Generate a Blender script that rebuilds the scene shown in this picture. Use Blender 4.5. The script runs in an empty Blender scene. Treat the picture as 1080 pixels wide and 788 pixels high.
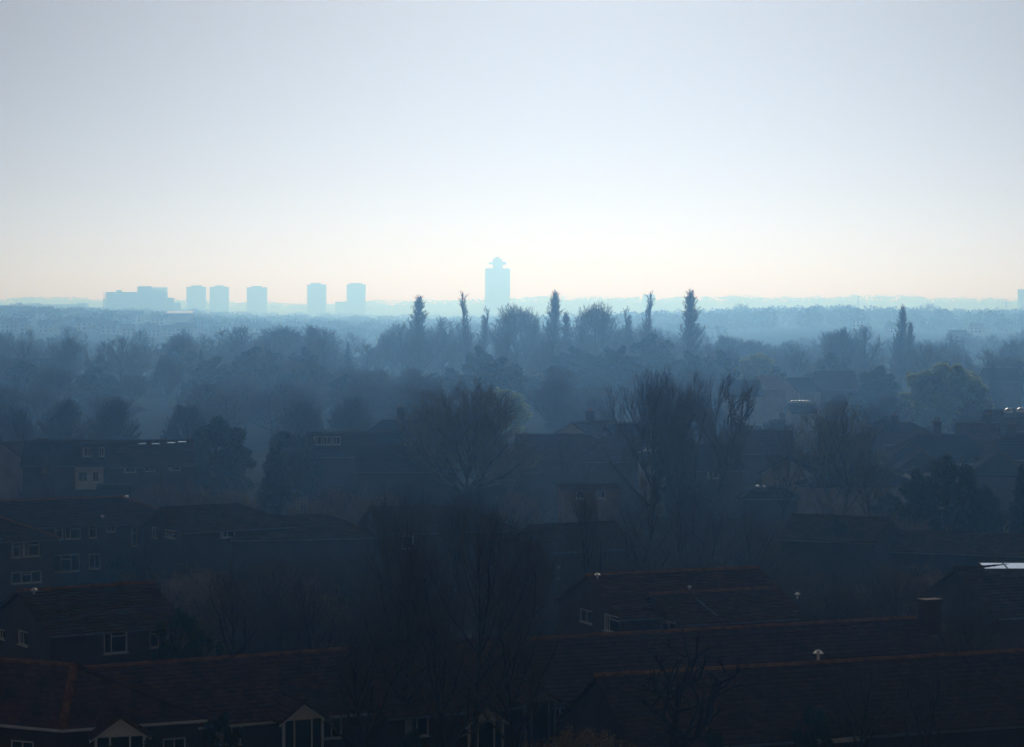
import bpy, math, random
import numpy as np
from mathutils import Vector, Matrix

SC = bpy.context.scene
COL = SC.collection
rnd = random.Random(7)
F, H0, YH, CX, CY = 2550.0, 22.5, 322.0, 540.0, 394.0      # lens (px), eye height, horizon row, image centre
PITCH = math.atan((CY - YH) / F)
SUN_EL, SUN_AZ = math.radians(19), math.radians(1.5)         # sun ahead, a little to the right

# ------------------------------------------------------------------ camera geometry
FW = Vector((0, math.cos(PITCH), -math.sin(PITCH)))
UP = Vector((0, math.sin(PITCH), math.cos(PITCH)))
EYE = Vector((0, 0, H0))
def ray(px, py):
    return (FW + Vector((1, 0, 0)) * ((px - CX) / F) + UP * (-(py - CY) / F))
def hit(px, py, z):
    r = ray(px, py); t = (z - H0) / r.z
    return EYE + r * t
def at(px, d):
    return (px - CX) / F * d
def zof(py, d):
    r = ray(CX, py); return H0 + r.z / r.y * d

def sm(t):
    t = min(1, max(0, t)); return t * t * (3 - 2 * t)
def gz(x, y):
    if y < 700: return 0.0
    px = CX + F * x / y
    s1 = sm((y - 900) / 900)
    h = s1 * (sm((440 - px) / 460) * 14 + sm((px - 640) / 260) * (4 + 2 * math.sin(px / 60)))
    h += sm((y - 4300) / 2600) * (22 + 12 * math.sin(x / 620.0 + .6) + 4 * math.sin(x / 210.0 + 1) + 3 * math.sin(x / 70.0))
    return h

# ------------------------------------------------------------------ materials
def mat(name, col, rough=.8, col2=None, scale=3.0, bump=0.0, bscale=20.0, metal=0.0, spec=.5, detail=6):
    m = bpy.data.materials.new(name); m.use_nodes = True
    nt = m.node_tree; b = nt.nodes['Principled BSDF']
    b.inputs['Base Color'].default_value = (*col, 1); b.inputs['Roughness'].default_value = rough
    b.inputs['Metallic'].default_value = metal; b.inputs['Specular IOR Level'].default_value = spec
    tc = nt.nodes.new('ShaderNodeTexCoord')
    if col2:
        n = nt.nodes.new('ShaderNodeTexNoise'); n.inputs['Scale'].default_value = scale; n.inputs['Detail'].default_value = detail
        r = nt.nodes.new('ShaderNodeValToRGB')
        r.color_ramp.elements[0].position = .35; r.color_ramp.elements[1].position = .65
        r.color_ramp.elements[0].color = (*col, 1); r.color_ramp.elements[1].color = (*col2, 1)
        nt.links.new(tc.outputs['Object'], n.inputs['Vector']); nt.links.new(n.outputs['Fac'], r.inputs['Fac'])
        nt.links.new(r.outputs['Color'], b.inputs['Base Color'])
    if bump:
        n2 = nt.nodes.new('ShaderNodeTexNoise'); n2.inputs['Scale'].default_value = bscale
        bp = nt.nodes.new('ShaderNodeBump'); bp.inputs['Strength'].default_value = bump
        nt.links.new(tc.outputs['Object'], n2.inputs['Vector']); nt.links.new(n2.outputs['Fac'], bp.inputs['Height'])
        nt.links.new(bp.outputs['Normal'], b.inputs['Normal'])
    return m

def backlit(m, k):
    """thin leaves let the sun through"""
    nt = m.node_tree; b = nt.nodes['Principled BSDF']; t = nt.nodes.new('ShaderNodeBsdfTranslucent'); mx = nt.nodes.new('ShaderNodeMixShader'); mx.inputs[0].default_value = k
    src = b.inputs['Base Color'].links
    if src: nt.links.new(src[0].from_socket, t.inputs['Color'])
    nt.links.new(b.outputs[0], mx.inputs[1]); nt.links.new(t.outputs[0], mx.inputs[2]); nt.links.new(mx.outputs[0], nt.nodes['Material Output'].inputs['Surface'])
    return m
def brick_mat(name, c1, c2, mortar):
    m = mat(name, c1, .9); nt = m.node_tree; b = nt.nodes['Principled BSDF']
    tc = nt.nodes['Texture Coordinate']
    sep = nt.nodes.new('ShaderNodeSeparateXYZ'); add = nt.nodes.new('ShaderNodeMath'); comb = nt.nodes.new('ShaderNodeCombineXYZ')
    br = nt.nodes.new('ShaderNodeTexBrick')
    br.inputs['Scale'].default_value = 1; br.inputs['Brick Width'].default_value = .225; br.inputs['Row Height'].default_value = .075
    br.inputs['Mortar Size'].default_value = .01
    br.inputs['Color1'].default_value = (*c1, 1); br.inputs['Color2'].default_value = (*c2, 1); br.inputs['Mortar'].default_value = (*mortar, 1)
    nt.links.new(tc.outputs['Object'], sep.inputs[0]); nt.links.new(sep.outputs['X'], add.inputs[0]); nt.links.new(sep.outputs['Y'], add.inputs[1])
    nt.links.new(add.outputs[0], comb.inputs['X']); nt.links.new(sep.outputs['Z'], comb.inputs['Y']); nt.links.new(comb.outputs[0], br.inputs['Vector'])
    n = nt.nodes.new('ShaderNodeTexNoise'); n.inputs['Scale'].default_value = .8; n.inputs['Detail'].default_value = 5
    mx = nt.nodes.new('ShaderNodeMix'); mx.data_type = 'RGBA'; mx.blend_type = 'MULTIPLY'; mx.inputs[0].default_value = .6
    nt.links.new(tc.outputs['Object'], n.inputs['Vector']); nt.links.new(br.outputs['Color'], mx.inputs[6]); nt.links.new(n.outputs['Fac'], mx.inputs[7])
    nt.links.new(mx.outputs[2], b.inputs['Base Color'])
    return m

def tile_mat(name, c1, c2, moss):
    """concrete roof tiles: single tiles vary, patches of moss and stain"""
    m = mat(name, c1, .9); nt = m.node_tree; b = nt.nodes['Principled BSDF']; tc = nt.nodes['Texture Coordinate']
    b.inputs['Specular IOR Level'].default_value = 0
    mp = nt.nodes.new('ShaderNodeMapping'); mp.inputs['Scale'].default_value = (3.0, 0.2, 8.0)
    wn = nt.nodes.new('ShaderNodeTexVoronoi'); wn.inputs['Scale'].default_value = 1.0
    nt.links.new(tc.outputs['Object'], mp.inputs['Vector']); nt.links.new(mp.outputs[0], wn.inputs['Vector'])
    mx = nt.nodes.new('ShaderNodeMix'); mx.data_type = 'RGBA'
    mx.inputs[6].default_value = (*c1, 1); mx.inputs[7].default_value = (*c2, 1)
    sp = nt.nodes.new('ShaderNodeSeparateColor'); nt.links.new(wn.outputs['Color'], sp.inputs[0]); nt.links.new(sp.outputs[0], mx.inputs[0])
    n = nt.nodes.new('ShaderNodeTexNoise'); n.inputs['Scale'].default_value = .9; n.inputs['Detail'].default_value = 8; n.inputs['Roughness'].default_value = .7
    r = nt.nodes.new('ShaderNodeValToRGB'); r.color_ramp.elements[0].position = .48; r.color_ramp.elements[1].position = .66
    nt.links.new(tc.outputs['Object'], n.inputs['Vector']); nt.links.new(n.outputs['Fac'], r.inputs['Fac'])
    m2 = nt.nodes.new('ShaderNodeMix'); m2.data_type = 'RGBA'; m2.inputs[7].default_value = (*moss, 1)
    nt.links.new(r.outputs['Color'], m2.inputs[0]); nt.links.new(mx.outputs[2], m2.inputs[6]); nt.links.new(m2.outputs[2], b.inputs['Base Color'])
    return m

M = dict(
    brick=brick_mat('red_brown_brick', (.16, .068, .048), (.11, .05, .038), (.14, .12, .105)),
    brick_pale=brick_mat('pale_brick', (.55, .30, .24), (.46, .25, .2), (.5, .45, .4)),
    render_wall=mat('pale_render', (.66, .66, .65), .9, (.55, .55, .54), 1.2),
    dark_clad=mat('dark_cladding', (.07, .055, .05), .8, (.05, .045, .045), 2.0),
    tile=tile_mat('brown_concrete_tile', (.16, .095, .075), (.11, .072, .06), (.085, .075, .055)),
    tile_red=tile_mat('red_brown_tile', (.20, .10, .075), (.13, .072, .058), (.09, .07, .055)),
    tile_grey=tile_mat('grey_slate_tile', (.055, .053, .06), (.042, .04, .047), (.042, .042, .036)),
    tile_shiny=mat('glossy_pink_tile', (.34, .20, .16), .36, (.26, .16, .13), 1.0, spec=.9),  # gloss set so the roof throws back a sun glint
    ridge=mat('terracotta_ridge_tile', (.40, .18, .08), .8, (.22, .11, .065), 2.6, spec=0),
    ridge_dark=mat('dark_ridge_tile', (.14, .075, .06), .85, (.09, .06, .05), 1.6, spec=0),
    white=mat('white_upvc', (.86, .86, .85), .45, (.8, .8, .79), 2.0),
    grey=mat('grey_trim', (.22, .22, .23), .75, (.17, .17, .18), 2.0, spec=0),
    glass=mat('window_glass', (.018, .022, .026), .06, spec=.6),
    dome=mat('glint_dome_mirror', (.85, .87, .9), .34, metal=.95),  # mirror metal, so every added dome holds a sun glint
    shine=mat('rooflight_mirror', (.85, .87, .9), .12, metal=.95),  # mirror metal in place of glass, for bright glints
    blind=mat('net_curtain', (.5, .5, .5), .8, (.38, .38, .4), 6.0),
    pot=mat('clay_pot', (.3, .13, .08), .85, (.2, .1, .07), 8.0),
    wood=mat('weathered_fence_wood', (.16, .12, .09), .9, (.1, .08, .065), 3.0, .3, 30),
    concrete=mat('tower_concrete', (.36, .36, .35), .85, (.28, .28, .28), .1),
    concrete_dark=mat('tower_window_band', (.20, .21, .22), .4, (.15, .16, .17), .3),
    bark=mat('dark_bark', (.060, .048, .040), .95, (.035, .03, .026), 4.0, .4, 18),
    bark_grey=mat('grey_bark', (.085, .075, .065), .95, (.05, .045, .04), 4.0, .4, 18),
    twig=mat('brown_twig', (.14, .095, .065), .9, (.085, .06, .045), 1.2),
    twig_red=mat('reddish_twig', (.11, .064, .05), .9, (.07, .046, .038), 1.2),
    twig_olive=mat('budding_olive_twig', (.27, .215, .11), .9, (.17, .135, .08), .8),
    twig_tan=mat('tan_twig', (.30, .205, .115), .9, (.19, .135, .085), .8),
    leaf_dark=mat('dark_evergreen_leaf', (.028, .048, .024), .6, (.045, .07, .03), 1.0, spec=.3),
    leaf_blue=mat('blue_green_needle', (.022, .04, .03), .7, (.035, .055, .038), 1.0, spec=.3),
    leaf_ivy=mat('ivy_green_leaf', (.045, .07, .025), .6, (.03, .05, .02), .7, spec=.3),
    leaf_yellow=mat('yellow_green_catkin', (.40, .46, .11), .8, (.28, .34, .09), .8),
    dry=mat('dry_seed_head', (.26, .20, .10), .9, (.16, .12, .07), 1.5),
    grass=mat('rough_grass', (.040, .052, .022), .95, (.065, .055, .035), .25, .5, 6, detail=9, spec=.0),
    wood_far=mat('distant_wood_crown', (.05, .048, .035), .9, (.035, .04, .028), .05),
    steel=mat('galvanised_steel', (.3, .31, .32), .5, (.25, .26, .27), 1.0, metal=.3),
)

for k_, a_ in (('leaf_yellow', .5), ('leaf_ivy', .35), ('leaf_dark', .2), ('dry', .4)): backlit(M[k_], a_)
# ------------------------------------------------------------------ object helpers
def tag(o, label=None, cat=None, group=None, kind=None):
    if label: o['label'] = label
    if cat: o['category'] = cat
    if group: o['group'] = group
    if kind: o['kind'] = kind
    return o
def empty(name, loc=(0, 0, 0), rz=0):
    o = bpy.data.objects.new(name, None); COL.objects.link(o)
    o.location = loc; o.rotation_euler = (0, 0, rz); o.empty_display_size = .3
    return o
class MB:
    def __init__(s): s.v = []; s.f = []; s.m = []
    def face(s, pts, mi=0):
        n = len(s.v); s.v += [tuple(p) for p in pts]; s.f.append(tuple(range(n, n + len(pts)))); s.m.append(mi)
    def box(s, a, b, mi=0, T=None):
        (x0, y0, z0), (x1, y1, z1) = a, b
        P = [Vector(p) for p in ((x0, y0, z0), (x1, y0, z0), (x1, y1, z0), (x0, y1, z0), (x0, y0, z1), (x1, y0, z1), (x1, y1, z1), (x0, y1, z1))]
        if T: P = [T @ p for p in P]
        n = len(s.v); s.v += [tuple(p) for p in P]
        for q in ((3, 2, 1, 0), (4, 5, 6, 7), (0, 1, 5, 4), (1, 2, 6, 5), (2, 3, 7, 6), (3, 0, 4, 7)):
            s.f.append(tuple(n + i for i in q)); s.m.append(mi)
    def tube(s, p, q, r0, r1, k=8, mi=0, cap=True):
        p, q = Vector(p), Vector(q); d = (q - p).normalized()
        a = d.orthogonal().normalized(); b = d.cross(a)
        n = len(s.v)
        for c, r in ((p, r0), (q, r1)):
            for i in range(k):
                t = 2 * math.pi * i / k; s.v.append(tuple(c + a * (r * math.cos(t)) + b * (r * math.sin(t))))
        for i in range(k):
            j = (i + 1) % k; s.f.append((n + i, n + j, n + k + j, n + k + i)); s.m.append(mi)
        if cap:
            s.f.append(tuple(n + i for i in reversed(range(k)))); s.m.append(mi)
            s.f.append(tuple(n + k + i for i in range(k))); s.m.append(mi)
    def build(s, name, mats, parent=None, smooth=False):
        me = bpy.data.meshes.new(name); me.from_pydata(s.v, [], s.f)
        for m in (mats if isinstance(mats, (list, tuple)) else [mats]): me.materials.append(m)
        me.polygons.foreach_set('material_index', s.m)
        if smooth: me.polygons.foreach_set('use_smooth', [True] * len(s.f))
        me.update()
        o = bpy.data.objects.new(name, me); COL.objects.link(o)
        if parent: o.parent = parent
        return o
def np_mesh(name, V, Fq, material, k=4):
    """fast mesh from arrays: V (n,3), Fq (m,k)"""
    me = bpy.data.meshes.new(name)
    me.vertices.add(len(V)); me.vertices.foreach_set('co', np.ascontiguousarray(V, dtype=np.float32).ravel())
    m = len(Fq); me.loops.add(m * k); me.loops.foreach_set('vertex_index', np.ascontiguousarray(Fq, dtype=np.int32).ravel())
    me.polygons.add(m); me.polygons.foreach_set('loop_start', np.arange(0, m * k, k, dtype=np.int32))
    me.update(calc_edges=True); me.materials.append(material)
    return me
def kids(o): return [c for c in COL.objects if c.parent == o]

# ------------------------------------------------------------------ setting
def build_ground():
    ys = [-420, -250, -120, -40] + list(np.linspace(0, 700, 60)) + list(np.geomspace(720, 9000, 90))
    us = np.linspace(-1, 1, 121); V = []
    for y in ys:
        w = .6 * (y + 620)
        for u in us:
            x = u * w; V.append((x, y, gz(x, y) if y > 0 else 0))
    n = len(us); Fq = []
    for j in range(len(ys) - 1):
        for i in range(n - 1): Fq.append((j * n + i, j * n + i + 1, (j + 1) * n + i + 1, (j + 1) * n + i))
    me = np_mesh('ground', np.array(V), np.array(Fq), M['grass'])
    o = bpy.data.objects.new('ground', me); COL.objects.link(o); o['kind'] = 'structure'
build_ground()

# ------------------------------------------------------------------ houses
def slope(mb, e0, e1, r1, r0, course=.33, lift=.055, th=.12):
    """tiled roof plane from eave e0-e1 up to ridge r0-r1, in stepped courses"""
    e0, e1, r1, r0 = map(Vector, (e0, e1, r1, r0))
    nrm = (e1 - e0).cross(((r0 + r1) / 2 - e0)).normalized()
    if nrm.z < 0: nrm = -nrm
    Ls = ((r0 + r1) / 2 - (e0 + e1) / 2).length; n = max(3, int(Ls / course))
    for i in range(n):
        a, b = i / n, (i + 1) / n
        l0, l1 = e0.lerp(r0, a), e1.lerp(r1, a); h0, h1 = e0.lerp(r0, b), e1.lerp(r1, b)
        mb.face([l0 + nrm * lift, l1 + nrm * lift, h1, h0])
        mb.face([l0 - nrm * (.0 if i else th), l1 - nrm * (.0 if i else th), l1 + nrm * lift, l0 + nrm * lift])
    u = [p - nrm * th for p in (e0, e1, r1, r0)]
    mb.face([u[3], u[2], u[1], u[0]])
    mb.face([e0, r0, u[3], u[0]]); mb.face([r1, e1, u[1], u[2]])
def caps(mb, p, q, r=.12):
    p, q = Vector(p), Vector(q); L = (q - p).length; n = max(1, int(L / .42))
    for i in range(n):
        a, b = p.lerp(q, i / n), p.lerp(q, (i + 1.06) / n if i < n - 1 else 1)
        j = rnd.uniform(-.012, .012)
        mb.tube(a + Vector((0, 0, j)), b + Vector((0, 0, j)), r * 1.05, r * .94, 7)

def wall_face(mb, o, u, n, W, Ht, rects, top=None, depth=.11):
    """wall panel with real openings; rects are (x0, z0, x1, z1) in the panel"""
    o, u, n = Vector(o), Vector(u), Vector(n); Z = Vector((0, 0, 1))
    xs = sorted({0, W, *[r[0] for r in rects], *[r[2] for r in rects]}); zs = sorted({0, Ht, *[r[1] for r in rects], *[r[3] for r in rects]})
    P = lambda x, z, k=0: o + u * x + Z * z - n * k
    for i in range(len(xs) - 1):
        for j in range(len(zs) - 1):
            mx, mz = (xs[i] + xs[i + 1]) / 2, (zs[j] + zs[j + 1]) / 2
            if any(r[0] < mx < r[2] and r[1] < mz < r[3] for r in rects): continue
            mb.face([P(xs[i], zs[j]), P(xs[i + 1], zs[j]), P(xs[i + 1], zs[j + 1]), P(xs[i], zs[j + 1])])
    for (a, b, c, d) in rects:
        mb.face([P(a, b), P(a, b, depth), P(c, b, depth), P(c, b)]); mb.face([P(a, d), P(c, d), P(c, d, depth), P(a, d, depth)])
        mb.face([P(a, b), P(a, d), P(a, d, depth), P(a, b, depth)]); mb.face([P(c, b), P(c, b, depth), P(c, d, depth), P(c, d)])
    if top: mb.face([P(0, Ht), P(W, Ht), P(top[0], top[1])])
def window(parent, o, u, n, rect, style='two', name='window', fm=None):
    """white framed window in an opening: the frame, its pane, and now and then a curtain behind"""
    o, u, n = Vector(o), Vector(u), Vector(n); Z = Vector((0, 0, 1)); a, b, c, d = rect
    R = Matrix((u, -n, Z)).transposed().to_4x4(); R.translation = o + u * a + Z * b
    w, h = c - a, d - b; f = .075; mb = MB(); y0, y1 = .03, .1
    B = lambda x0, z0, x1, z1, yy=0: mb.box((x0, y0 + yy, z0), (x1, y1 + yy, z1), 0, R)
    B(0, 0, w, f); B(0, h - f, w, h); B(0, f, f, h - f); B(w - f, f, w, h - f)
    m = f * .8
    if style == 'two': B(w * .5 - m / 2, f, w * .5 + m / 2, h - f, .002)
    if style == 'side': B(w * .33 - m / 2, f, w * .33 + m / 2, h - f, .002); B(w * .33 + m / 2, h * .72, w - f, h * .72 + m, .002)
    if style == 'three':
        for q in (.33, .67): B(w * q - m / 2, f, w * q + m / 2, h - f, .002)
        B(w * .33 + m / 2, h * .7, w * .67 - m / 2, h * .7 + m, .002)
    if style == 'top': B(f, h * .68, w - f, h * .68 + m, .002)
    if style == 'grid':
        for q in (.33, .67): B(w * q - m / 2, f, w * q + m / 2, h - f, .002)
        B(f, h * .5, w * .33 - m / 2, h * .5 + m, .002); B(w * .33 + m / 2, h * .5, w * .67 - m / 2, h * .5 + m, .002); B(w * .67 + m / 2, h * .5, w - f, h * .5 + m, .002)
    mb.box((-.05, -.06, -.05), (w + .05, .03, -.003), 0, R)
    fr = mb.build(name, fm or M['white'], parent)
    g = MB(); g.box((f, .062, f), (w - f, .072, h - f), 0, R)
    g.build('pane', M['glass'], fr)
    if rnd.random() < .45:
        k = rnd.choice((.14, .2, .26)); cu = MB()
        cu.box((f + .004, .056, f + .004), (f + w * k, .0605, h - f - .004), 0, R); cu.build('curtain', M['blind'], fr)
    return fr
def chimney(parent, x, y, z0, z1, w=.9, dp=.6, pots=2, m='brick'):
    c = MB(); c.box((x - w / 2, y - dp / 2, z0), (x + w / 2, y + dp / 2, z1 - .2)); c.box((x - w / 2 - .06, y - dp / 2 - .06, z1 - .2), (x + w / 2 + .06, y + dp / 2 + .06, z1))
    o = c.build('chimney', M[m], parent); p = MB()
    for i in range(pots):
        xx = x + (i - (pots - 1) / 2) * .36; p.tube((xx, y, z1), (xx, y, z1 + .38), .12, .1, 8)
    if pots: p.build('chimney_pots', M['pot'], o)
    if pots and rnd.random() < .6:                       # a television aerial strapped to the stack
        t = MB(); a = (x + w / 2 + .05, y, z1 - .5); t.tube(a, (a[0], y, z1 + 1.5), .022, .022, 5)
        t.tube((a[0] - .5, y - .25, z1 + 1.4), (a[0] + .5, y + .25, z1 + 1.4), .015, .015, 4)
        for i in range(6):
            q = -.45 + i * .18; t.tube((a[0] + q + .11, y + q * .5 - .2, z1 + 1.4), (a[0] + q - .11, y + q * .5 + .2, z1 + 1.4), .01, .01, 4)
        t.build('aerial', M['steel'], o)
    return o

class House: pass
def house(name, label, ridge_px, zr, ze, hs, ends=('gable', 'gable'), walls='brick', roof='tile', ridge='ridge', wins=(), chim=(), group=None, cat='house',
          ang=None, length=None, over=.4, gutter='grey', base=0, hipk=.9, verge=.25):
    """ridge_px: the two ends of the ridge where the photo shows them; zr, ze ridge and eave height; hs half the span"""
    (xa, ya), (xb, yb) = ridge_px
    A, B = hit(xa, ya, zr), hit(xb, yb, zr)
    if ang is not None:
        L = length or (at(xb, A.y) - at(xa, A.y)) / math.cos(ang)
        B = A + Vector((math.cos(ang), math.sin(ang), 0)) * L
    d = B - A; L = d.length; th = math.atan2(d.y, d.x); mid = (A + B) / 2
    root = empty(name, (mid.x, mid.y, base), th); tag(root, label, cat, group)
    zr -= base; ze -= base
    hl = hs * hipk if ends[0] == 'hip' else 0; hr = hs * hipk if ends[1] == 'hip' else 0
    x0, x1 = -L / 2 - hl, L / 2 + hr; k = (zr - ze) / hs
    # openings
    W = x1 - x0; by = {'front': [], 'left': [], 'right': [], 'back': []}
    for w in wins: by[w[0]].append(w)
    fr = {'front': ((x0, -hs, 0), (1, 0, 0), (0, -1, 0), W), 'back': ((x1, hs, 0), (-1, 0, 0), (0, 1, 0), W),
          'left': ((x0, hs, 0), (0, -1, 0), (-1, 0, 0), 2 * hs), 'right': ((x1, -hs, 0), (0, 1, 0), (1, 0, 0), 2 * hs)}
    inv = Matrix.Rotation(-th, 4, 'Z'); wm = MB()
    for fc, (o, u, n, WW) in fr.items():
        rects = []
        for (_, px, py, wpx, hpx, st) in by[fc]:
            # where the pixel's ray meets this wall
            ro = inv @ (EYE - root.location); rd = inv @ ray(px, py)
            oo, nn, uu = Vector(o), Vector(n), Vector(u)
            t = (oo - ro).dot(nn) / rd.dot(nn); P = ro + rd * t; s = (rd * t).length / F
            cosv = abs((inv @ Vector((1, 0, 0))).dot(uu)); cosv = max(cosv, .35)
            ux = (P - oo).dot(uu); uz = P.z; w2, h2 = wpx * s / cosv / 2, hpx * s / 2
            r = (max(.15, ux - w2), max(.25, uz - h2), min(WW - .15, ux + w2), min(ze - .12, uz + h2))
            if r[2] - r[0] > .25 and r[3] - r[1] > .25: rects.append((r, st))
        gab = (fc == 'left' and ends[0] == 'gable') or (fc == 'right' and ends[1] == 'gable')
        wall_face(wm, o, u, n, WW, ze, [r for r, _ in rects], (hs, zr - .02) if gab else None)
        for r, st in rects: window(root, o, u, n, r, st if st != 'door' else 'top', 'window' if st != 'door' else 'door')
    wm.build('wall', M[walls], root)
    # roof
    rm = MB(); e = over; zo = ze - e * k; lift = .06
    vl = verge if ends[0] == 'gable' else 0; vr = verge if ends[1] == 'gable' else 0
    ex0 = x0 - (e * hipk if ends[0] == 'hip' else vl); ex1 = x1 + (e * hipk if ends[1] == 'hip' else vr)
    rx0, rx1 = -L / 2 - vl, L / 2 + vr; ym = hs + e
    Ra, Rb = (rx0, 0, zr + lift), (rx1, 0, zr + lift)
    c00, c10, c11, c01 = (ex0, -ym, zo + lift), (ex1, -ym, zo + lift), (ex1, ym, zo + lift), (ex0, ym, zo + lift)
    slope(rm, c00, c10, Rb, Ra); slope(rm, c11, c01, Ra, Rb)
    if ends[0] == 'hip': slope(rm, c01, c00, Ra, Ra)
    if ends[1] == 'hip': slope(rm, c10, c11, Rb, Rb)
    ro = rm.build('roof', M[roof], root)
    cm = MB(); up = Vector((0, 0, .03)); caps(cm, Vector(Ra) + up, Vector(Rb) + up)
    if ends[0] == 'hip': caps(cm, Vector(c00) + up, Vector(Ra) + up, .1); caps(cm, Vector(c01) + up, Vector(Ra) + up, .1)
    if ends[1] == 'hip': caps(cm, Vector(c10) + up, Vector(Rb) + up, .1); caps(cm, Vector(c11) + up, Vector(Rb) + up, .1)
    cm.build('ridge_tiles', M[ridge], ro)
    for s in (-1, 1):
        g = MB(); g.box((ex0 + .02, s * (ym + .03) - .055, zo - .09), (ex1 - .02, s * (ym + .03) + .055, zo + .03))
        g.build('gutter', M[gutter], root)
    h = House(); h.root, h.roof, h.hs, h.k, h.zr, h.ze, h.L, h.th, h.inv, h.lift = root, ro, hs, k, zr, ze, L, th, inv, lift
    for c in chim:
        x = -L / 2 + c[0] * L; y = c[1] * hs if len(c) > 1 else 0
        ww = c[3] if len(c) > 3 else .9
        chimney(ro, x, y, zr - abs(y) * k - .5, zr + (c[2] if len(c) > 2 else 1.1), ww, .7, 2 if ww < 1 else 0)
    return h
def roof_point(h, px, py):
    """local point on the near roof plane under a pixel"""
    ro = h.inv @ (EYE - h.root.location); rd = h.inv @ ray(px, py)
    # plane z = zr + lift + k*y   (y negative on the near side)
    t = (h.zr + h.lift + h.k * ro.y - ro.z) / (rd.z - h.k * rd.y)
    return ro + rd * t
def skylight(h, px, py, w=.8, ln=1.1, tilt=8, name='skylight'):
    """pivot rooflight with its mirror pane tilted flatter than the roof to catch the sun"""
    p = roof_point(h, px, py)
    T = Matrix.Translation(p + Vector((0, 0, .18))) @ Matrix.Rotation(math.radians(tilt), 4, 'X')
    f = MB()
    f.box((-w / 2 - .06, -ln / 2 - .06, -.05), (-w / 2, ln / 2 + .06, .03), 0, T); f.box((w / 2, -ln / 2 - .06, -.05), (w / 2 + .06, ln / 2 + .06, .03), 0, T)
    f.box((-w / 2, -ln / 2 - .06, -.05), (w / 2, -ln / 2, .03), 0, T); f.box((-w / 2, ln / 2, -.05), (w / 2, ln / 2 + .06, .03), 0, T)
    fo = f.build(name, M['grey'], h.root)
    g = MB(); g.box((-w / 2, -ln / 2, -.01), (w / 2, ln / 2, .01), 0, T); g.build('pane', M['shine'], fo)
def glint_dome(h, px, py, w=1.2, ln=1.0, up=.3):
    """mirror dome on an upstand, shaped to hold a sun glint"""
    p = roof_point(h, px, py); m = MB(); f = MB(); n = 16
    f.box((p.x - w / 2 - .08, p.y - ln / 2 - .08, p.z - .3), (p.x + w / 2 + .08, p.y + ln / 2 + .08, p.z + up)); fo = f.build('sun_glint_dome', M['grey'], h.root)
    ring = lambda k: [(p.x + w / 2 * math.cos(a) * math.cos(k), p.y + ln / 2 * math.sin(a) * math.cos(k), p.z + up + .004 + .42 * w * math.sin(k)) for a in [2 * math.pi * i / n for i in range(n)]]
    ks = [i * math.pi / 12 for i in range(6)]
    for a, b in zip(ks, ks[1:]):
        A, B = ring(a), ring(b)
        for i in range(n): m.face([A[i], A[(i + 1) % n], B[(i + 1) % n], B[i]])
    m.face(ring(ks[-1])); m.build('pane', M['dome'], fo, True)
def porch(h, px, wpx, apex_py, white='white', solid=True):
    """gabled porch standing against the near wall"""
    ro = h.inv @ (EYE - h.root.location); rd = h.inv @ ray(px, apex_py + 20)
    t = (-h.hs - 1.3 - ro.y) / rd.y; P = ro + rd * t; s = (rd * t).length / F; w = wpx * s / 2
    rd2 = h.inv @ ray(px, apex_py); t2 = (-h.hs - 1.3 - ro.y) / rd2.y; za = (ro + rd2 * t2).z
    x = P.x; y0, y1 = -h.hs - 1.3, -h.hs - .002; zb = za - w * .78
    m = MB()
    m.box((x - w, y0, 0), (x - w + .12, y0 + .12, zb)); m.box((x + w - .12, y0, 0), (x + w, y0 + .12, zb))
    m.box((x - .5, y0 + .02, 0), (x - .42, y0 + .1, zb)); m.box((x + .42, y0 + .02, 0), (x + .5, y0 + .1, zb))
    m.box((x - w, y0, zb), (x + w, y0 + .12, zb + .14))
    m.face([(x - w, y0 + .03, zb + .14), (x + w, y0 + .03, zb + .14), (x, y0 + .03, za - .1)])
    for s2 in (-1, 1):                                   # barge boards
        a = Vector((x + s2 * (w + .22), y0 - .1, zb - .06)); b = Vector((x, y0 - .1, za))
        m.face([a, b, b - Vector((0, 0, .24)), a - Vector((0, 0, .2))]); m.face([a, b, b + Vector((0, .05, 0)), a + Vector((0, .05, 0))])
    p = m.build('porch', M[white], h.root)
    r = MB()
    yb = -h.hs + (za - h.ze) / h.k * .9 if h.k else y1
    for s2 in (-1, 1):
        e0, e1 = (x + s2 * (w + .25), y0 - .14, zb - .02), (x + s2 * (w + .25), y1, zb - .02)
        q0, q1 = (x, y0 - .14, za + .07), (x, yb, za + .07)
        slope(r, *((e0, e1, q1, q0) if s2 > 0 else (e1, e0, q0, q1)))
    r.build('porch_roof', M['tile_red'], p)
    c = MB(); caps(c, (x, y0 - .14, za + .1), (x, yb, za + .1), .1); c.build('porch_ridge', M['ridge_dark'], p)
    g = MB(); g.box((x - w + .12, y0 + .06, .5), (x - .5, y0 + .08, zb)); g.box((x + .5, y0 + .06, .5), (x + w - .12, y0 + .08, zb)); g.box((x - .42, y0 + .06, .1), (x + .42, y0 + .08, zb)); g.build('porch_glass', M['glass'], p)
R = math.radians
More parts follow.
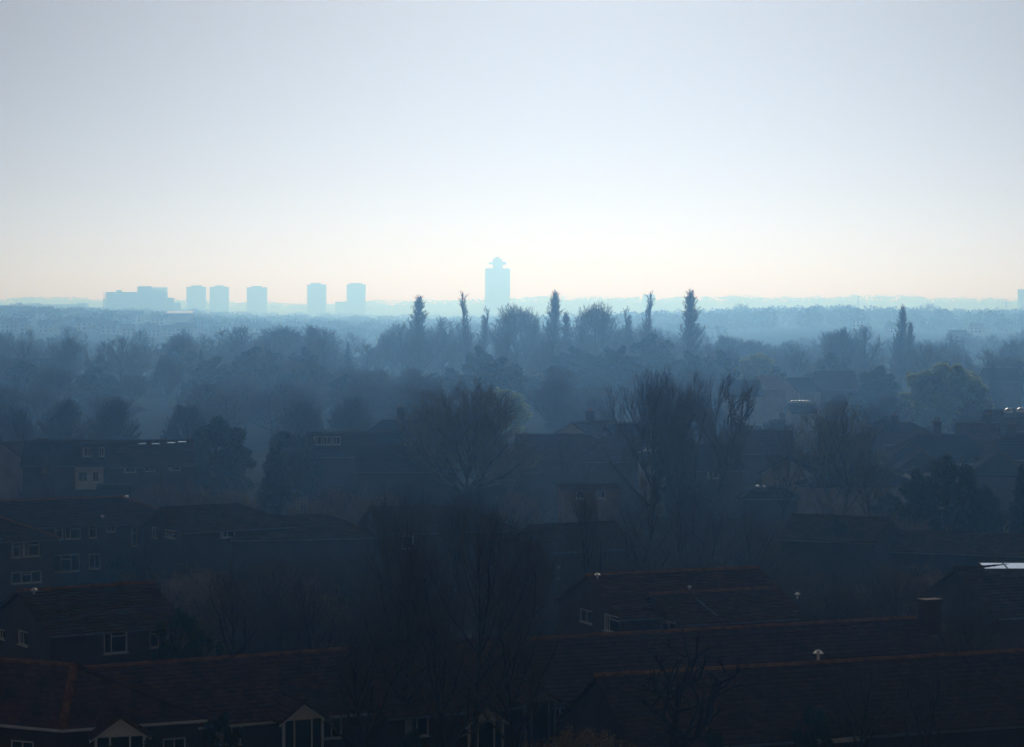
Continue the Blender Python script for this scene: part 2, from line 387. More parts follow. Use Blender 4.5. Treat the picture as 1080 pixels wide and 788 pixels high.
# ---- front bungalows
def corner_bungalow():
    """bungalow whose roof turns an obtuse corner: a long dark slope on the left, a hipped front with the porch"""
    zr, ze = 5.6, 2.9
    P1 = hit(78, 703, zr); A = hit(12, 698, zr); A = P1 + (A - P1) * 2.6
    E1 = hit(66, 770, ze); E2 = hit(219, 759, ze); dl = (A - P1); dl.z = 0
    E0 = E1 + dl * 1.05; Bk1 = P1 + (P1 - (E1 + E2) / 2) * .9; Bk1.z = ze; Bk0 = Bk1 + dl * 1.05
    root = empty('bungalow', (P1.x, P1.y, 0)); tag(root, 'dark tiled bungalow at the lower left corner with a broad orange hip', 'bungalow', 'bungalows along the front')
    L = lambda p: p - root.location
    r = MB(); slope(r, L(E0), L(E1), L(P1), L(A)); slope(r, L(E1), L(E2), L(P1), L(P1)); slope(r, L(E2), L(Bk1), L(P1), L(P1)); slope(r, L(Bk1), L(Bk0), L(A), L(P1))
    ro = r.build('roof', M['tile_red'], root); u = Vector((0, 0, .06))
    c = MB(); caps(c, L(P1) + u, L(A) + u, .12); caps(c, L(E1) + u, L(P1) + u, .2); c.build('ridge_tiles', M['ridge'], ro)
    c = MB(); caps(c, L(E2) + u, L(P1) + u, .13); c.build('shaded_hip_tiles', M['ridge_dark'], ro)  # same tiles in a darker colour, standing for shade on this hip
    ctr = (E0 + E1 + E2 + Bk1 + Bk0) / 5; ins = lambda p: L(p + (Vector((ctr.x, ctr.y, p.z)) - p).normalized() * .45)
    pts = [ins(p) for p in (E0, E1, E2, Bk1, Bk0)]; w = MB(); wins = []
    for i in range(5):
        p, q = pts[i], pts[(i + 1) % 5]; p0 = Vector((p.x, p.y, 0)); uu = (q - p); uu.z = 0; W = uu.length; uu.normalize(); n = Vector((uu.y, -uu.x, 0))
        rs = {0: [(W - 2.6, 1.0, W - 1.3, 2.2), (W - 5, 1.0, W - 3.8, 2.2)], 1: [(W - 1.7, .9, W - .6, 2.1)]}.get(i, [])
        wall_face(w, p0, uu, n, W, ze, rs); wins += [(p0, uu, n, x) for x in rs]
    w.build('wall', M['brick'], root)
    for (o, uu, n, x) in wins: window(root, o, uu, n, x, 'two')
    g = MB()
    for p, q in ((E0, E1), (E1, E2)):
        a, b = L(p), L(q); g.tube(a + Vector((0, -.07, -.05)), b + Vector((0, -.07, -.05)), .075, .075, 8)
    g.build('gutter', M['white'], root)
    d = (E2 - E1); th = math.atan2(d.y, d.x)
    return root, L(E1), L(E2), th, ze, ro
rt, e1, e2, th, ze, ro = corner_bungalow()
def corner_porch():
    T = Matrix.Translation(e1.lerp(e2, .37) - Vector((0, 0, ze))) @ Matrix.Rotation(th - R(8), 4, 'Z')
    m = MB(); w, y0 = 1.17, -1.2; zb, za = 2.6, 3.5
    m.box((-w, y0, 0), (-w + .13, y0 + .12, zb), 0, T); m.box((w - .13, y0, 0), (w, y0 + .12, zb), 0, T)
    for x in (-.5, .42): m.box((x, y0 + .02, 0), (x + .08, y0 + .1, zb), 0, T)
    m.box((-w, y0, zb), (w, y0 + .12, zb + .12), 0, T)
    m.face([T @ Vector(p) for p in ((-w, y0 + .03, zb + .12), (w, y0 + .03, zb + .12), (0, y0 + .03, za - .05))])
    for s in (-1, 1):
        a, b = Vector((s * (w + .25), y0 - .1, zb - .02)), Vector((0, y0 - .1, za + .06)); z = Vector((0, 0, .2)); y = Vector((0, .06, 0))
        m.face([T @ p for p in (a, b, b - z, a - z)]); m.face([T @ p for p in (a, b, b + y, a + y)])
    p = m.build('porch', M['white'], rt)
    r = MB()
    for s in (-1, 1):
        q = [T @ Vector(v) for v in ((s * (w + .25), y0 - .12, zb), (s * (w + .25), 1.2, zb), (0, 2.4, za + .1), (0, y0 - .12, za + .1))]
        slope(r, *(q if s > 0 else (q[1], q[0], q[3], q[2])))
    r.build('porch_roof', M['tile_red'], p)
    c = MB(); caps(c, T @ Vector((0, y0 - .12, za + .14)), T @ Vector((0, 2.4, za + .14)), .1); c.build('porch_ridge', M['ridge_dark'], p)
    g = MB()
    for a, b in ((-w + .13, -.5), (-.42, .42), (.5, w - .13)): g.box((a, y0 + .06, .3), (b, y0 + .08, zb), 0, T)
    g.build('porch_glass', M['glass'], p)
corner_porch()

G1 = 'bungalows along the front'
h = house('bungalow', 'long brown roofed bungalow at lower left behind the roof with the orange hip', ((93, 706), (367, 686)), 4.7, 2.4, 4.0, ('gable', 'gable'), roof='tile_red', gutter='white',
          wins=[('front', 170, 778, 26, 26, 'two'), ('front', 240, 775, 26, 22, 'three'), ('front', 350, 768, 20, 22, 'two')], group=G1, cat='bungalow')
porch(h, 320, 46, 741, 'white')
h = house('bungalow', 'brick gabled bungalow at the lower right, its long ridge carrying a white vent', ((632, 714), (1110, 686)), 5.1, 2.6, 4.4, ('gable', 'gable'), roof='tile',
          wins=[('front', 815, 771, 34, 24, 'three'), ('front', 900, 768, 22, 22, 'two'), ('front', 985, 760, 26, 22, 'two'), ('front', 735, 778, 20, 24, 'two')], group=G1, cat='bungalow', gutter='grey')
# white fascia strip above the lit window
f = MB(); p0 = h.inv @ (hit(792, 757, 2.5) - Vector((h.root.location.x, h.root.location.y, 0)))
f.box((p0.x, -h.hs - .56, 2.2), (p0.x + 2.9, -h.hs - .50, 2.42)); f.build('fascia_board', M['white'], h.root)
def roof_vent(h, px, py, s=1):
    p = roof_point(h, px, py); m = MB()
    m.tube(p + Vector((0, 0, -.1)), p + Vector((0, 0, .35 * s)), .1 * s, .09 * s, 10)
    m.tube(p + Vector((0, 0, .35 * s)), p + Vector((0, 0, .43 * s)), .36 * s, .3 * s, 12)
    m.tube(p + Vector((0, 0, .43 * s)), p + Vector((0, 0, .50 * s)), .12 * s, .12 * s, 10)
    m.tube(p + Vector((0, 0, .50 * s)), p + Vector((0, 0, .60 * s)), .26 * s, .08 * s, 12)
    m.build('roof_vent', M['white'], h.root)
roof_vent(h, 863, 695, .75)
h = house('bungalow', 'long bungalow ending in a square brick chimney, behind the ridge with the white vent', ((552, 676), (962, 653)), 5.1, 2.6, 4.4, ('gable', 'gable'), roof='tile', group=G1, cat='bungalow',
          wins=[('front', 600, 742, 24, 22, 'two')], chim=[(1.035, -.12, 1.15, 1.05)])
porch(h, 570, 36, 726, 'grey')
h = house('bungalow', 'low bungalow with white porch behind dark bare trees at bottom centre', ((372, 687), (520, 676)), 5.0, 2.5, 4.2, roof='tile_red', ridge='ridge_dark', group=G1, cat='bungalow',
          wins=[('front', 440, 765, 24, 24, 'two')])
porch(h, 513, 42, 745, 'white')

# ---- second line of brick houses
G2 = 'two storey brick houses in the dark middle ground'
h = house('house', 'dark gabled brick house on the left with one bright white window under its eaves', ((22, 625), (157, 616)), 6.7, 5.0, 4.4, ('gable', 'gable'), roof='tile', group=G2,
          wins=[('front', 122, 677, 22, 24, 'side'), ('front', 163, 673, 9, 20, 'top'), ('front', 187, 670, 20, 20, 'two'), ('left', 24, 673, 15, 15, 'two'), ('left', 2, 669, 8, 10, 'two'), ('front', 122, 722, 22, 22, 'side')])
roof_vent(h, 36, 627, .6)
h = house('house', 'wide hipped brick house at left with a long row of white windows', ((-48, 531), (128, 525)), 6.4, 4.75, 4.5, ('gable', 'hip'), roof='tile', group=G2,
          wins=[('front', 62, 561, 8, 16, 'top'), ('front', 77, 560.5, 15, 16, 'side'), ('front', 98, 560, 8, 15, 'top'), ('front', 117, 556.5, 9, 9, 'two'),
                ('front', 70, 594, 26, 18, 'three'), ('front', 100, 592, 11, 16, 'two'), ('front', 142, 566, 6, 20, 'door')])
roof_vent(h, 133, 527, .6); roof_vent(h, 108, 547, .5)
h = house('house', 'brick house end cut by the left edge, nearer than the wide hipped house', ((-92, 545), (-14, 541.5)), 6.4, 4.75, 4.3, ('gable', 'hip'), roof='tile', group=G2,
          wins=[('front', 17, 580, 8, 16, 'top'), ('front', 33, 579, 16, 16, 'side'), ('front', 28, 609, 28, 12, 'three'), ('front', -30, 580, 16, 16, 'side')])
h = house('house', 'small brick gable house right of the wide hipped house, two grid windows in its gable', ((172, 537), (252, 533)), 6.2, 4.75, 3.5, ('gable', 'hip'), roof='tile', group=G2, ridge='ridge_dark',
          wins=[('left', 163, 560, 7, 15, 'two'), ('left', 179.5, 560, 14, 15, 'grid'), ('front', 240, 560, 14, 14, 'two')])
house('house', 'low hipped brick house just right of the small gable house, behind the garden fence', ((283, 546), (345, 544)), 5.2, 3.9, 3.6, ('hip', 'hip'), roof='tile', group=G2, ridge='ridge_dark', ang=R(12))
house('house', 'brick house whose roof corner shows left of the reddish bare tree tops', ((392, 537), (480, 533)), 5.8, 4.3, 4.2, ('gable', 'hip'), roof='tile', group=G2, ridge='ridge_dark', ang=R(15), wins=[('front', 430, 572, 12, 14, 'two')])
house('house', 'dim brick house in the centre with a small lit window, half hidden by thin trees', ((560, 556), (604, 551)), 6.0, 4.6, 3.6, ('gable', 'gable'), roof='tile', group=G2, ridge='ridge_dark', ang=R(28), length=7,
      wins=[('left', 566, 573, 6, 8, 'two'), ('front', 587, 574, 8, 15, 'two'), ('front', 587, 604, 8, 14, 'two')])
h = house('house', 'broad brown tiled house right of centre, an orange ridge line above its lower gabled wing', ((622, 608), (797, 600)), 6.5, 4.7, 4.6, ('gable', 'gable'), roof='tile_red', group=G2,
          wins=[('left', 645, 657, 15, 20, 'side'), ('left', 618, 650, 12, 14, 'two')])
roof_vent(h, 630, 610, .55); roof_vent(h, 727, 622, .4); roof_vent(h, 841, 630, .5)
h = house('house', 'lower gabled wing in front of the broad house right of centre, two white gable windows', ((690, 628), (806, 622)), 5.7, 4.55, 3.4, ('gable', 'gable'), roof='tile', group=G2,
          wins=[('left', 673.5, 660, 13, 13, 'three'), ('left', 701, 660, 20, 12, 'three'), ('front', 800, 690, 12, 14, 'two')])
f = MB(); a, b = roof_point(h, 734, 633), roof_point(h, 757, 651); f.tube(a + Vector((0, 0, .07)), b + Vector((0, 0, .07)), .045, .045, 6); f.build('roof_cable', M['grey'], h.root)
h = house('house', 'dark clad gable building on the right with a single bluish window', ((838, 544), (918, 547)), 5.6, 4.2, 3.6, ('gable', 'gable'), walls='dark_clad', roof='tile', ridge='ridge_dark', group=G2, ang=R(-24), length=7.6,
          wins=[('right', 909, 568, 11, 15, 'side')])
house('terrace', 'low flat looking roof running off the right edge beside the dark clad gable building', ((942, 561), (1130, 567)), 4.2, 3.1, 3.4, ('gable', 'gable'), walls='dark_clad', roof='tile', ridge='ridge_dark', cat='terrace')
h = house('house', 'hipped house cut by the right edge with a bright glazed rooflight', ((1010, 601), (1140, 594)), 5.4, 3.0, 4.4, ('gable', 'gable'), roof='tile', ridge='ridge_dark', group=G2)
# rooflight: a low lean-to of glass lying nearly flat
def glass_lantern(h):
    p = roof_point(h, 1060, 601); T = Matrix.Translation(p + Vector((0, 0, .25))) @ Matrix.Rotation(-h.th, 4, 'Z') @ Matrix.Rotation(R(6.4), 4, 'X')
    g = MB(); g.box((-1.5, -.95, 0), (3.2, .95, .02), 0, T)
    f = MB()
    for x in (-1.53, .0, 1.55, 3.2): f.box((x - .03, -.98, -.06), (x + .03, .98, .05), 0, T)
    for y in (-.98, .98): f.box((-1.56, y - .03, -.061), (3.23, y + .03, .051), 0, T)
    f.box((-1.5, -.9, -.5), (3.2, .9, -.03), 0, T)
    fo = f.build('rooflight', M['grey'], h.root); g.build('pane', M['shine'], fo)
glass_lantern(h)

# ---- third line, 230-300 m
G3 = 'houses in the hazy middle distance'
h = house('house', 'house on the left with flat box dormers and a white upper wall', ((28, 466), (111, 465)), 8.0, 5.9, 4.4, ('gable', 'gable'), walls='brick', roof='tile_grey', ridge='ridge_dark', group=G3, ang=R(6),
          wins=[('front', 50, 495, 9, 8, 'two')])
pw = MB(); o_ = (h.L / 2 - 3.0, -h.hs - .14, 3.2); rs_ = [(.3, .8, 1.3, 1.9), (1.8, .8, 2.5, 1.9)]
wall_face(pw, o_, (1, 0, 0), (0, -1, 0), 2.95, 2.4, rs_); pw.build('white_wall', M['render_wall'], h.root)
for r_ in rs_: window(h.root, o_, (1, 0, 0), (0, -1, 0), r_, 'two')
def dormer(h, px, py, w, hh, wl, material='tile_grey'):
    p = roof_point(h, px, py); m = MB(); m2 = roof_point(h, px, py - 1)
    wall_face(m, (p.x - w / 2, p.y, p.z - .1), (1, 0, 0), (0, -1, 0), w, hh + .1, wl)
    dy = (hh) / h.k
    m.face([(p.x - w / 2, p.y, p.z), (p.x - w / 2, p.y, p.z + hh), (p.x - w / 2, p.y + dy, p.z + hh)]); m.face([(p.x + w / 2, p.y, p.z), (p.x + w / 2, p.y + dy, p.z + hh), (p.x + w / 2, p.y, p.z + hh)])
    m.box((p.x - w / 2 - .12, p.y - .15, p.z + hh), (p.x + w / 2 + .12, p.y + dy + .05, p.z + hh + .1))
    d = m.build('dormer', M[material], h.root)
    for r in wl: window(d, (p.x - w / 2, p.y, p.z - .1), (1, 0, 0), (0, -1, 0), r, 'two', 'dormer_window')
dormer(h, 99, 486, 3.0, 1.75, [(.35, .55, 1.4, 1.5), (2.0, .55, 2.6, 1.5)])
h = house('house', 'house on the left with four bright rooflights in its long dark roof', ((115, 466), (200, 464.5)), 8.0, 5.8, 4.4, ('gable', 'gable'), walls='brick', roof='tile', ridge='ridge_dark', group=G3, ang=R(10),
          wins=[('front', 137, 494, 12, 9, 'two'), ('front', 158, 493, 12, 9, 'two'), ('front', 184, 492, 12, 9, 'two')])
for px, py in ((150, 469), (164, 469), (180.5, 468), (192, 467)): skylight(h, px, py, .8, 1.25)
h = house('house', 'roof with a long white windowed dormer left of centre', ((325, 457), (428, 456)), 8.0, 5.8, 4.6, ('gable', 'gable'), walls='brick', roof='tile_grey', ridge='ridge_dark', group=G3, ang=R(5))
dormer(h, 345, 472, 3.4, 1.5, [(.2, .4, 1.1, 1.35), (1.25, .4, 2.15, 1.35), (2.3, .4, 3.2, 1.35)])
house('house', 'hipped roof nearer than the long dormer roof, pale verge at its left', ((378, 471), (440, 472)), 7.4, 5.2, 4.4, ('gable', 'hip'), roof='tile_grey', ridge='ridge_dark', group=G3, ang=R(4))
house('house', 'long dark roof in the centre right of the large broom shaped tree', ((546, 459), (622, 458.5)), 7.6, 5.2, 5.5, ('gable', 'hip'), roof='tile', ridge='grey', group=G3, ang=R(3))
house('house', 'hipped roof joining the long dark roof right of centre', ((640, 462), (690, 461)), 7.4, 5.2, 5.0, ('hip', 'hip'), roof='tile', ridge='ridge_dark', group=G3, ang=R(5))
house('house', 'roof seen through the twin bare crowns right of centre', ((700, 470), (775, 468)), 7.4, 5.2, 5.0, ('gable', 'gable'), roof='tile_grey', ridge='ridge_dark', group=G3, ang=R(5), walls='brick', wins=[('front', 752, 500, 12, 9, 'two')])
house('house', 'roof with a pale ridge between the twin bare crowns and the vase shaped tree', ((775, 455), (832, 453)), 7.6, 5.4, 4.4, ('gable', 'gable'), roof='tile', ridge='grey', group=G3, ang=R(8), chim=[(.1, 0)])
house('house', 'small house with a pale gable left of the vase shaped tree', ((832, 482), (872, 481)), 6.9, 5.2, 3.4, ('gable', 'gable'), walls='render_wall', roof='tile_grey', ridge='grey', group=G3, ang=R(48), length=8)
house('house', 'low pale eaved house just behind the vase shaped tree', ((878, 492), (925, 491)), 6.0, 4.4, 3.8, ('hip', 'hip'), walls='render_wall', roof='tile_grey', ridge='grey', group=G3, ang=R(4))
h = house('house', 'wide hipped roof on the right with a tall central chimney', ((968, 459.5), (1016, 459)), 7.0, 4.4, 4.6, ('hip', 'hip'), roof='tile_grey', walls='render_wall', ridge='ridge_dark', group=G3, ang=R(-2), chim=[(.42, 0, 1.7, .95)],
          wins=[('front', 965, 486, 10, 7, 'two'), ('front', 1030, 486, 10, 7, 'two')])
house('house', 'gabled front wing left below the wide hipped roof, white verge', ((972, 476), (980, 470)), 6.2, 4.3, 2.7, ('hip', 'gable'), roof='tile_grey', walls='render_wall', ridge='ridge_dark', group=G3, ang=R(83), length=6)
house('house', 'gabled front wing right below the wide hipped roof, near the right edge', ((1053, 477), (1060, 470)), 6.2, 4.0, 3.1, ('hip', 'gable'), roof='tile_grey', walls='brick', ridge='ridge_dark', group=G3, ang=R(80), length=6)
h = house('house', 'hipped roof at the right edge with two bright glints above it', ((1062, 459), (1110, 458)), 7.2, 4.8, 4.4, ('hip', 'hip'), roof='tile_grey', walls='brick', ridge='ridge_dark', group=G3, ang=R(2), chim=[(.1, 0, 1.3)])
house('house', 'low white gabled outhouse beside the round topped evergreen', ((956, 497), (960, 494)), 5.0, 3.9, 1.4, ('gable', 'gable'), walls='render_wall', roof='tile_grey', ridge='grey', group=G3, ang=R(70), length=4)
h = house('house', 'distant house at the right edge whose roof carries two bright glints', ((1040, 433), (1105, 432)), 8.2, 5.8, 4.6, ('gable', 'gable'), roof='tile', ridge='grey', group=G3, ang=R(3))
for px, py in ((1064, 437.5), (1077, 437)): glint_dome(h, px, py, 1.5, 1.2)
house('house', 'plain roof left of the tall chimney and behind the round topped evergreen', ((925, 447), (962, 446)), 7.6, 5.4, 4.2, ('gable', 'hip'), roof='tile', walls='brick', ridge='ridge_dark', group=G3, ang=R(3), chim=[(.5, 0)])
house('house', 'roof behind and right of the tall chimney house, a pale patch of verge', ((1010, 446), (1050, 445)), 7.6, 5.4, 4.2, ('gable', 'gable'), roof='tile_red', walls='render_wall', ridge='grey', group=G3, ang=R(-14), chim=[(.8, 0)])
house('house', 'hazy house with a square chimney left of the broom shaped tree', ((404, 443), (441, 442)), 8.3, 6, 4.2, ('hip', 'gable'), roof='tile_grey', ridge='grey', walls='brick', group=G3, ang=R(3), chim=[(.5, 0, 1.6, .95)])
house('house', 'hazy gabled house with pale flanks and chimney right of centre', ((604, 446), (622, 444)), 8.3, 6, 4.0, ('gable', 'gable'), roof='tile', ridge='grey', walls='render_wall', group=G3, ang=R(60), length=9, chim=[(.5, 0, 1.3)])
house('house', 'hazy pale roofed house seen left of the twin bare crowns', ((640, 447), (690, 446)), 8.2, 6, 4.2, ('gable', 'gable'), roof='tile_grey', ridge='grey', walls='render_wall', group=G3, ang=R(4))
h = house('shed', 'pale garden building below the white walled dormer house', ((105, 512), (134, 511)), 5.0, 4.2, 2.0, ('gable', 'gable'), walls='render_wall', roof='tile_grey', ridge='grey', cat='shed', ang=R(5))
h = house('garage', 'flat garage row with a glinting pale roof at the left, before the dormer house', ((14, 505), (74, 504)), 3.2, 3.0, 3.0, ('gable', 'gable'), walls='render_wall', roof='tile_grey', ridge='white', cat='garage', ang=R(2))
skylight(h, 36, 506, 2.0, .5, 8); skylight(h, 60, 506, 1.2, .5, 8)  # mirror panes added to make the roof glint
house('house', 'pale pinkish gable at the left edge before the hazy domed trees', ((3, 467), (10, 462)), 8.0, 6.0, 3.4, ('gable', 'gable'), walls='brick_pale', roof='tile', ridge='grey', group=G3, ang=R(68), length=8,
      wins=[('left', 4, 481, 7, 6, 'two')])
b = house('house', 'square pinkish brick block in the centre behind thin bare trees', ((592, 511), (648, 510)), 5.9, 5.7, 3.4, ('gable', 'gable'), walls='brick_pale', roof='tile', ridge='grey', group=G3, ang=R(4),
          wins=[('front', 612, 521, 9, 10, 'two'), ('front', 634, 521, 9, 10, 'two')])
h = house('conservatory', 'glinting glass roofed lean to below the pale roof right of centre', ((797, 514), (808, 513)), 4.4, 3.6, 1.6, ('hip', 'hip'), walls='dark_clad', roof='tile_grey', ridge='grey', cat='conservatory', ang=R(3), length=2.5)
glint_dome(h, 799, 517, .5, .45); glint_dome(h, 806, 517, .35, .35)
h = house('outbuilding', 'small pale roofed outbuilding glinting among the twin bare crowns', ((676, 478), (698, 477)), 6.6, 5.6, 2.6, ('gable', 'gable'), walls='render_wall', roof='tile_grey', ridge='white', cat='outbuilding', ang=R(4))
glint_dome(h, 681, 479, .6, .5); glint_dome(h, 688, 479, .8, .6); glint_dome(h, 694, 478.5, .5, .5)

# ---- far houses in front of the tree belt
G4 = 'hazy houses before the tree belt'
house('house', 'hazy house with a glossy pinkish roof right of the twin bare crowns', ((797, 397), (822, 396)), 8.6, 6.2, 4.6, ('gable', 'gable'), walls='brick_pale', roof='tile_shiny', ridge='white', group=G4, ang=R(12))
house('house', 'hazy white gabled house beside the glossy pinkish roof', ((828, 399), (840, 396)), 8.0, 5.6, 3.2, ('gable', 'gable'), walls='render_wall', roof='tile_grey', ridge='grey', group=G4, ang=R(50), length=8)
house('house', 'broad hazy house with a long roof behind the vase shaped tree', ((860, 391), (900, 390)), 9.2, 5.8, 5.4, ('gable', 'gable'), walls='brick', roof='tile', ridge='grey', group=G4, ang=R(4))
house('house', 'hazy dark roof left of the glossy pinkish roof', ((765, 401), (800, 400)), 8.4, 5.8, 4.4, ('gable', 'gable'), walls='render_wall', roof='tile_grey', ridge='grey', group=G4, ang=R(4))
h = house('house', 'hazy low house with a bright flat roof strip below the glossy pinkish roof', ((832, 426), (856, 426)), 6.6, 5.4, 3.6, ('gable', 'gable'), walls='render_wall', roof='tile_grey', ridge='white', group=G4, ang=R(2))
for q in range(5): glint_dome(h, 836 + q * 4, 427, 1.0, .8)
house('house', 'hazy house with a grey roof at the far left below the woodland', ((15, 378), (70, 377)), 9.5, 6.5, 5, ('gable', 'gable'), walls='brick', roof='tile_grey', ridge='grey', group=G4, ang=R(3))
house('house', 'hazy low roof near the right edge beside the yellow green willow', ((1038, 388), (1072, 387)), 8.6, 6, 4.6, ('gable', 'gable'), walls='brick', roof='tile_grey', ridge='grey', group=G4, ang=R(3))
house('house', 'hazy pale house among the far trees right of the tall single poplar', ((745, 369), (772, 368)), 9.0, 6.4, 4.6, ('gable', 'gable'), walls='render_wall', roof='tile_red', ridge='grey', group=G4, ang=R(3))

# ---- garden fences
def fence(pa, pb, z, label):
    A, B = hit(*pa, z), hit(*pb, z); d = B - A; L = d.length; root = empty('garden_fence', (A.x, A.y, 0), math.atan2(d.y, d.x))
    tag(root, label, 'fence', 'garden fences between the houses'); n = max(2, int(L / 1.85)); 
    p, b = MB(), MB()
    for i in range(n + 1): p.box((i * L / n - .05, -.05, 0), (i * L / n + .05, .05, z + .08))
    for i in range(n): b.box((i * L / n + .06, -.02, .1), ((i + 1) * L / n - .06, .02, z)); b.box((i * L / n + .055, -.03, z), ((i + 1) * L / n - .055, .03, z + .05))
    p.build('fence_posts', M['wood'], root); b.build('fence_panels', M['wood'], root)
fence((200, 563), (300, 559), 1.8, 'wooden garden fence right of the small gable house with grid windows')
fence((300, 559), (372, 556), 1.8, 'wooden garden fence running behind the bare scrub towards the reddish tree tops')
fence((822, 579), (960, 582), 1.8, 'wooden garden fence before the dark clad gable building')
fence((962, 582), (1100, 587), 1.8, 'wooden garden fence before the low roof at the right edge')
fence((560, 618), (620, 614), 1.8, 'wooden garden fence left of the broad brown tiled house')
# ------------------------------------------------------------------ trees
def env(profile, H, cb, Rm, lump, rg):
    ph = [rg.uniform(0, 6.28) for _ in range(6)]
    def inside(p, slack=1.0):
        t = (p.z - cb) / (H - cb) / (.5 + .5 * slack)
        if t < 0: return True
        if t > 1: return False
        if profile == 'round': r = math.sqrt(max(0, 1 - (2 * t - 1) ** 2)) ** .8
        elif profile == 'dome': r = min(1, .75 + t * 2) * math.sqrt(max(0, 1 - t ** 2.4))
        elif profile == 'vase': r = min(1, .35 + 1.3 * t) * max(0, 1 - t ** 3.2) ** .5
        elif profile == 'poplar': r = min(1, .6 + 1.2 * t) * max(0, 1 - t ** 3.6) ** .6
        elif profile == 'tall': r = min(1, .5 + 1.3 * t) * max(0, 1 - t ** 2.6) ** .6
        a = math.atan2(p.y, p.x)
        k = 1 + lump * (math.sin(2 * a + ph[0] + 3 * t) + .7 * math.sin(3 * a + ph[1] - 5 * t) + .6 * math.sin(5 * a + ph[2] + 9 * t))
        return math.hypot(p.x, p.y) < Rm * r * k * slack
    return inside
def bare(seed, H=12, trunk=3, Rm=4, profile='round', cb=None, limbs=9, ang=(35, 60), space=(.5, .34, .26), lens=(.42, .42, .5), trop=(.05, .1, .14, .18, .16),
         wob=(.05, .10, .13, .15, .12), r0=.22, twig=.012, stems=1, lump=.09, seg=(.8, .7, .5, .35, .4), kang=(28, 50), limb_len=None, fall=.55, top_f=.96, bias=1.25, taper=.55):
    """a leafless tree: stem, limbs, branches, shoots and twigs; every limb bears side growth along its whole length"""
    space = tuple(v * .85 for v in space); rg = random.Random(seed); inside = env(profile, H, cb if cb is not None else trunk * .8, Rm, lump, rg); S = []
    def rv(): return Vector((rg.gauss(0, 1), rg.gauss(0, 1), rg.gauss(0, 1)))
    def side(dd, lo, hi):
        a = dd.orthogonal().normalized(); a.rotate(Matrix.Rotation(rg.uniform(0, 6.283), 3, dd)); th = math.radians(rg.uniform(lo, hi))
        return dd * math.cos(th) + a * math.sin(th)
    def grow(p, d, L, r, lvl):
        if lvl == 4:
            d = (d + rv() * wob[4] + Vector((0, 0, trop[4] * 2))).normalized(); S.append((p, p + d * L, twig, twig * .55, 4)); return
        n = max(2, int(L / seg[lvl])); st = L / n; pts = [(p, d, r)]; lim = rg.uniform(.84, 1.08); p0 = p
        for i in range(n):
            d = (d + rv() * wob[lvl] + Vector((0, 0, trop[lvl]))).normalized(); q = p + d * st
            if i > 0 and not inside(q, lim): break
            ra, rb = r * (1 - i / n * .85), r * (1 - (i + 1) / n * .85); S.append((p, q, max(ra, twig), max(rb, twig), lvl)); pts.append((q, d, max(rb, twig))); p = q
        got = st * (len(pts) - 1); sp = space[lvl - 1]; u = sp * rg.uniform(.6, 1.4) + (.10 if lvl > 1 else .12) * L
        while u < got + .01:
            f = u / got; q, dd, rr = pts[min(len(pts) - 1, int(f * (len(pts) - 1) + .5))]
            Ln = lens[lvl - 1] * (L if lvl < 3 else 1.0) * (1.1 - fall * f) * rg.uniform(.6, 1.3)
            if lvl == 1: Ln = max(Ln, seg[2] * 1.6)
            if lvl == 2: Ln = min(max(Ln, .6), 2.2)
            grow(q, side(dd, *kang), Ln, max(twig, rr * .66), lvl + 1); u += sp * rg.uniform(.6, 1.4)
        q, dd, rr = pts[-1]                                  # the tip runs out in a whip or two
        for k in range(2 if lvl < 3 else 1): grow(q, side(dd, 3, 22), rg.uniform(.5, 1.2) * (lens[2] + .25), twig, 4)
    for s in range(stems):
        a0 = s * 6.283 / stems + rg.uniform(-.6, .6); base = Vector((math.cos(a0), math.sin(a0), 0)) * (.3 if stems > 1 else 0)
        lean = Vector((math.cos(a0) * .24, math.sin(a0) * .24, 1)).normalized() if stems > 1 else Vector((rg.gauss(0, .04), rg.gauss(0, .04), 1)).normalized()
        p, d = base.copy(), lean; r = r0 / (stems ** .4); top = H * top_f * rg.uniform(.97, 1.03); n = max(4, int(top / .8)); tp = []
        S.append((p - Vector((0, 0, .3)), p, r * 1.5, r * 1.15, 0))
        for i in range(n):
            d = (d + rv() * wob[0] * .8 + Vector((0, 0, .05))).normalized(); q = p + d * (top / n)
            if not inside(q, 1.0) and q.z > trunk * 1.3: break
            ra, rb = r * max(.08, 1.1 - 1.02 * (i / n) ** .7), r * max(.08, 1.1 - 1.02 * ((i + 1) / n) ** .7)
            S.append((p, q, ra, rb, 0)); tp.append((q, d, rb)); p = q
        usable = [t for t in tp if t[0].z > trunk] or tp[-2:]; lim = max(3, round(limbs / stems))
        for j in range(lim):
            f = ((j + rg.random()) / lim) ** bias; q, dd, rr = usable[min(len(usable) - 1, int(f * len(usable)))]
            az = j * 2.4 + rg.uniform(-.5, .5) + a0; th = math.radians(ang[1] + (ang[0] - ang[1]) * f + rg.uniform(-8, 8))
            nd = Vector((math.cos(az) * math.sin(th), math.sin(az) * math.sin(th), math.cos(th)))
            Lm = limb_len * rg.uniform(.6, 1.25) * (1.1 - taper * f) if limb_len else max((H - q.z) * rg.uniform(.8, 1.15), Rm * .6)
            grow(q, nd, Lm, max(rr * .8, twig * 3), 1)
        q, dd, rr = tp[-1]; grow(q, dd, 1.2, twig * 2, 2)
    return S
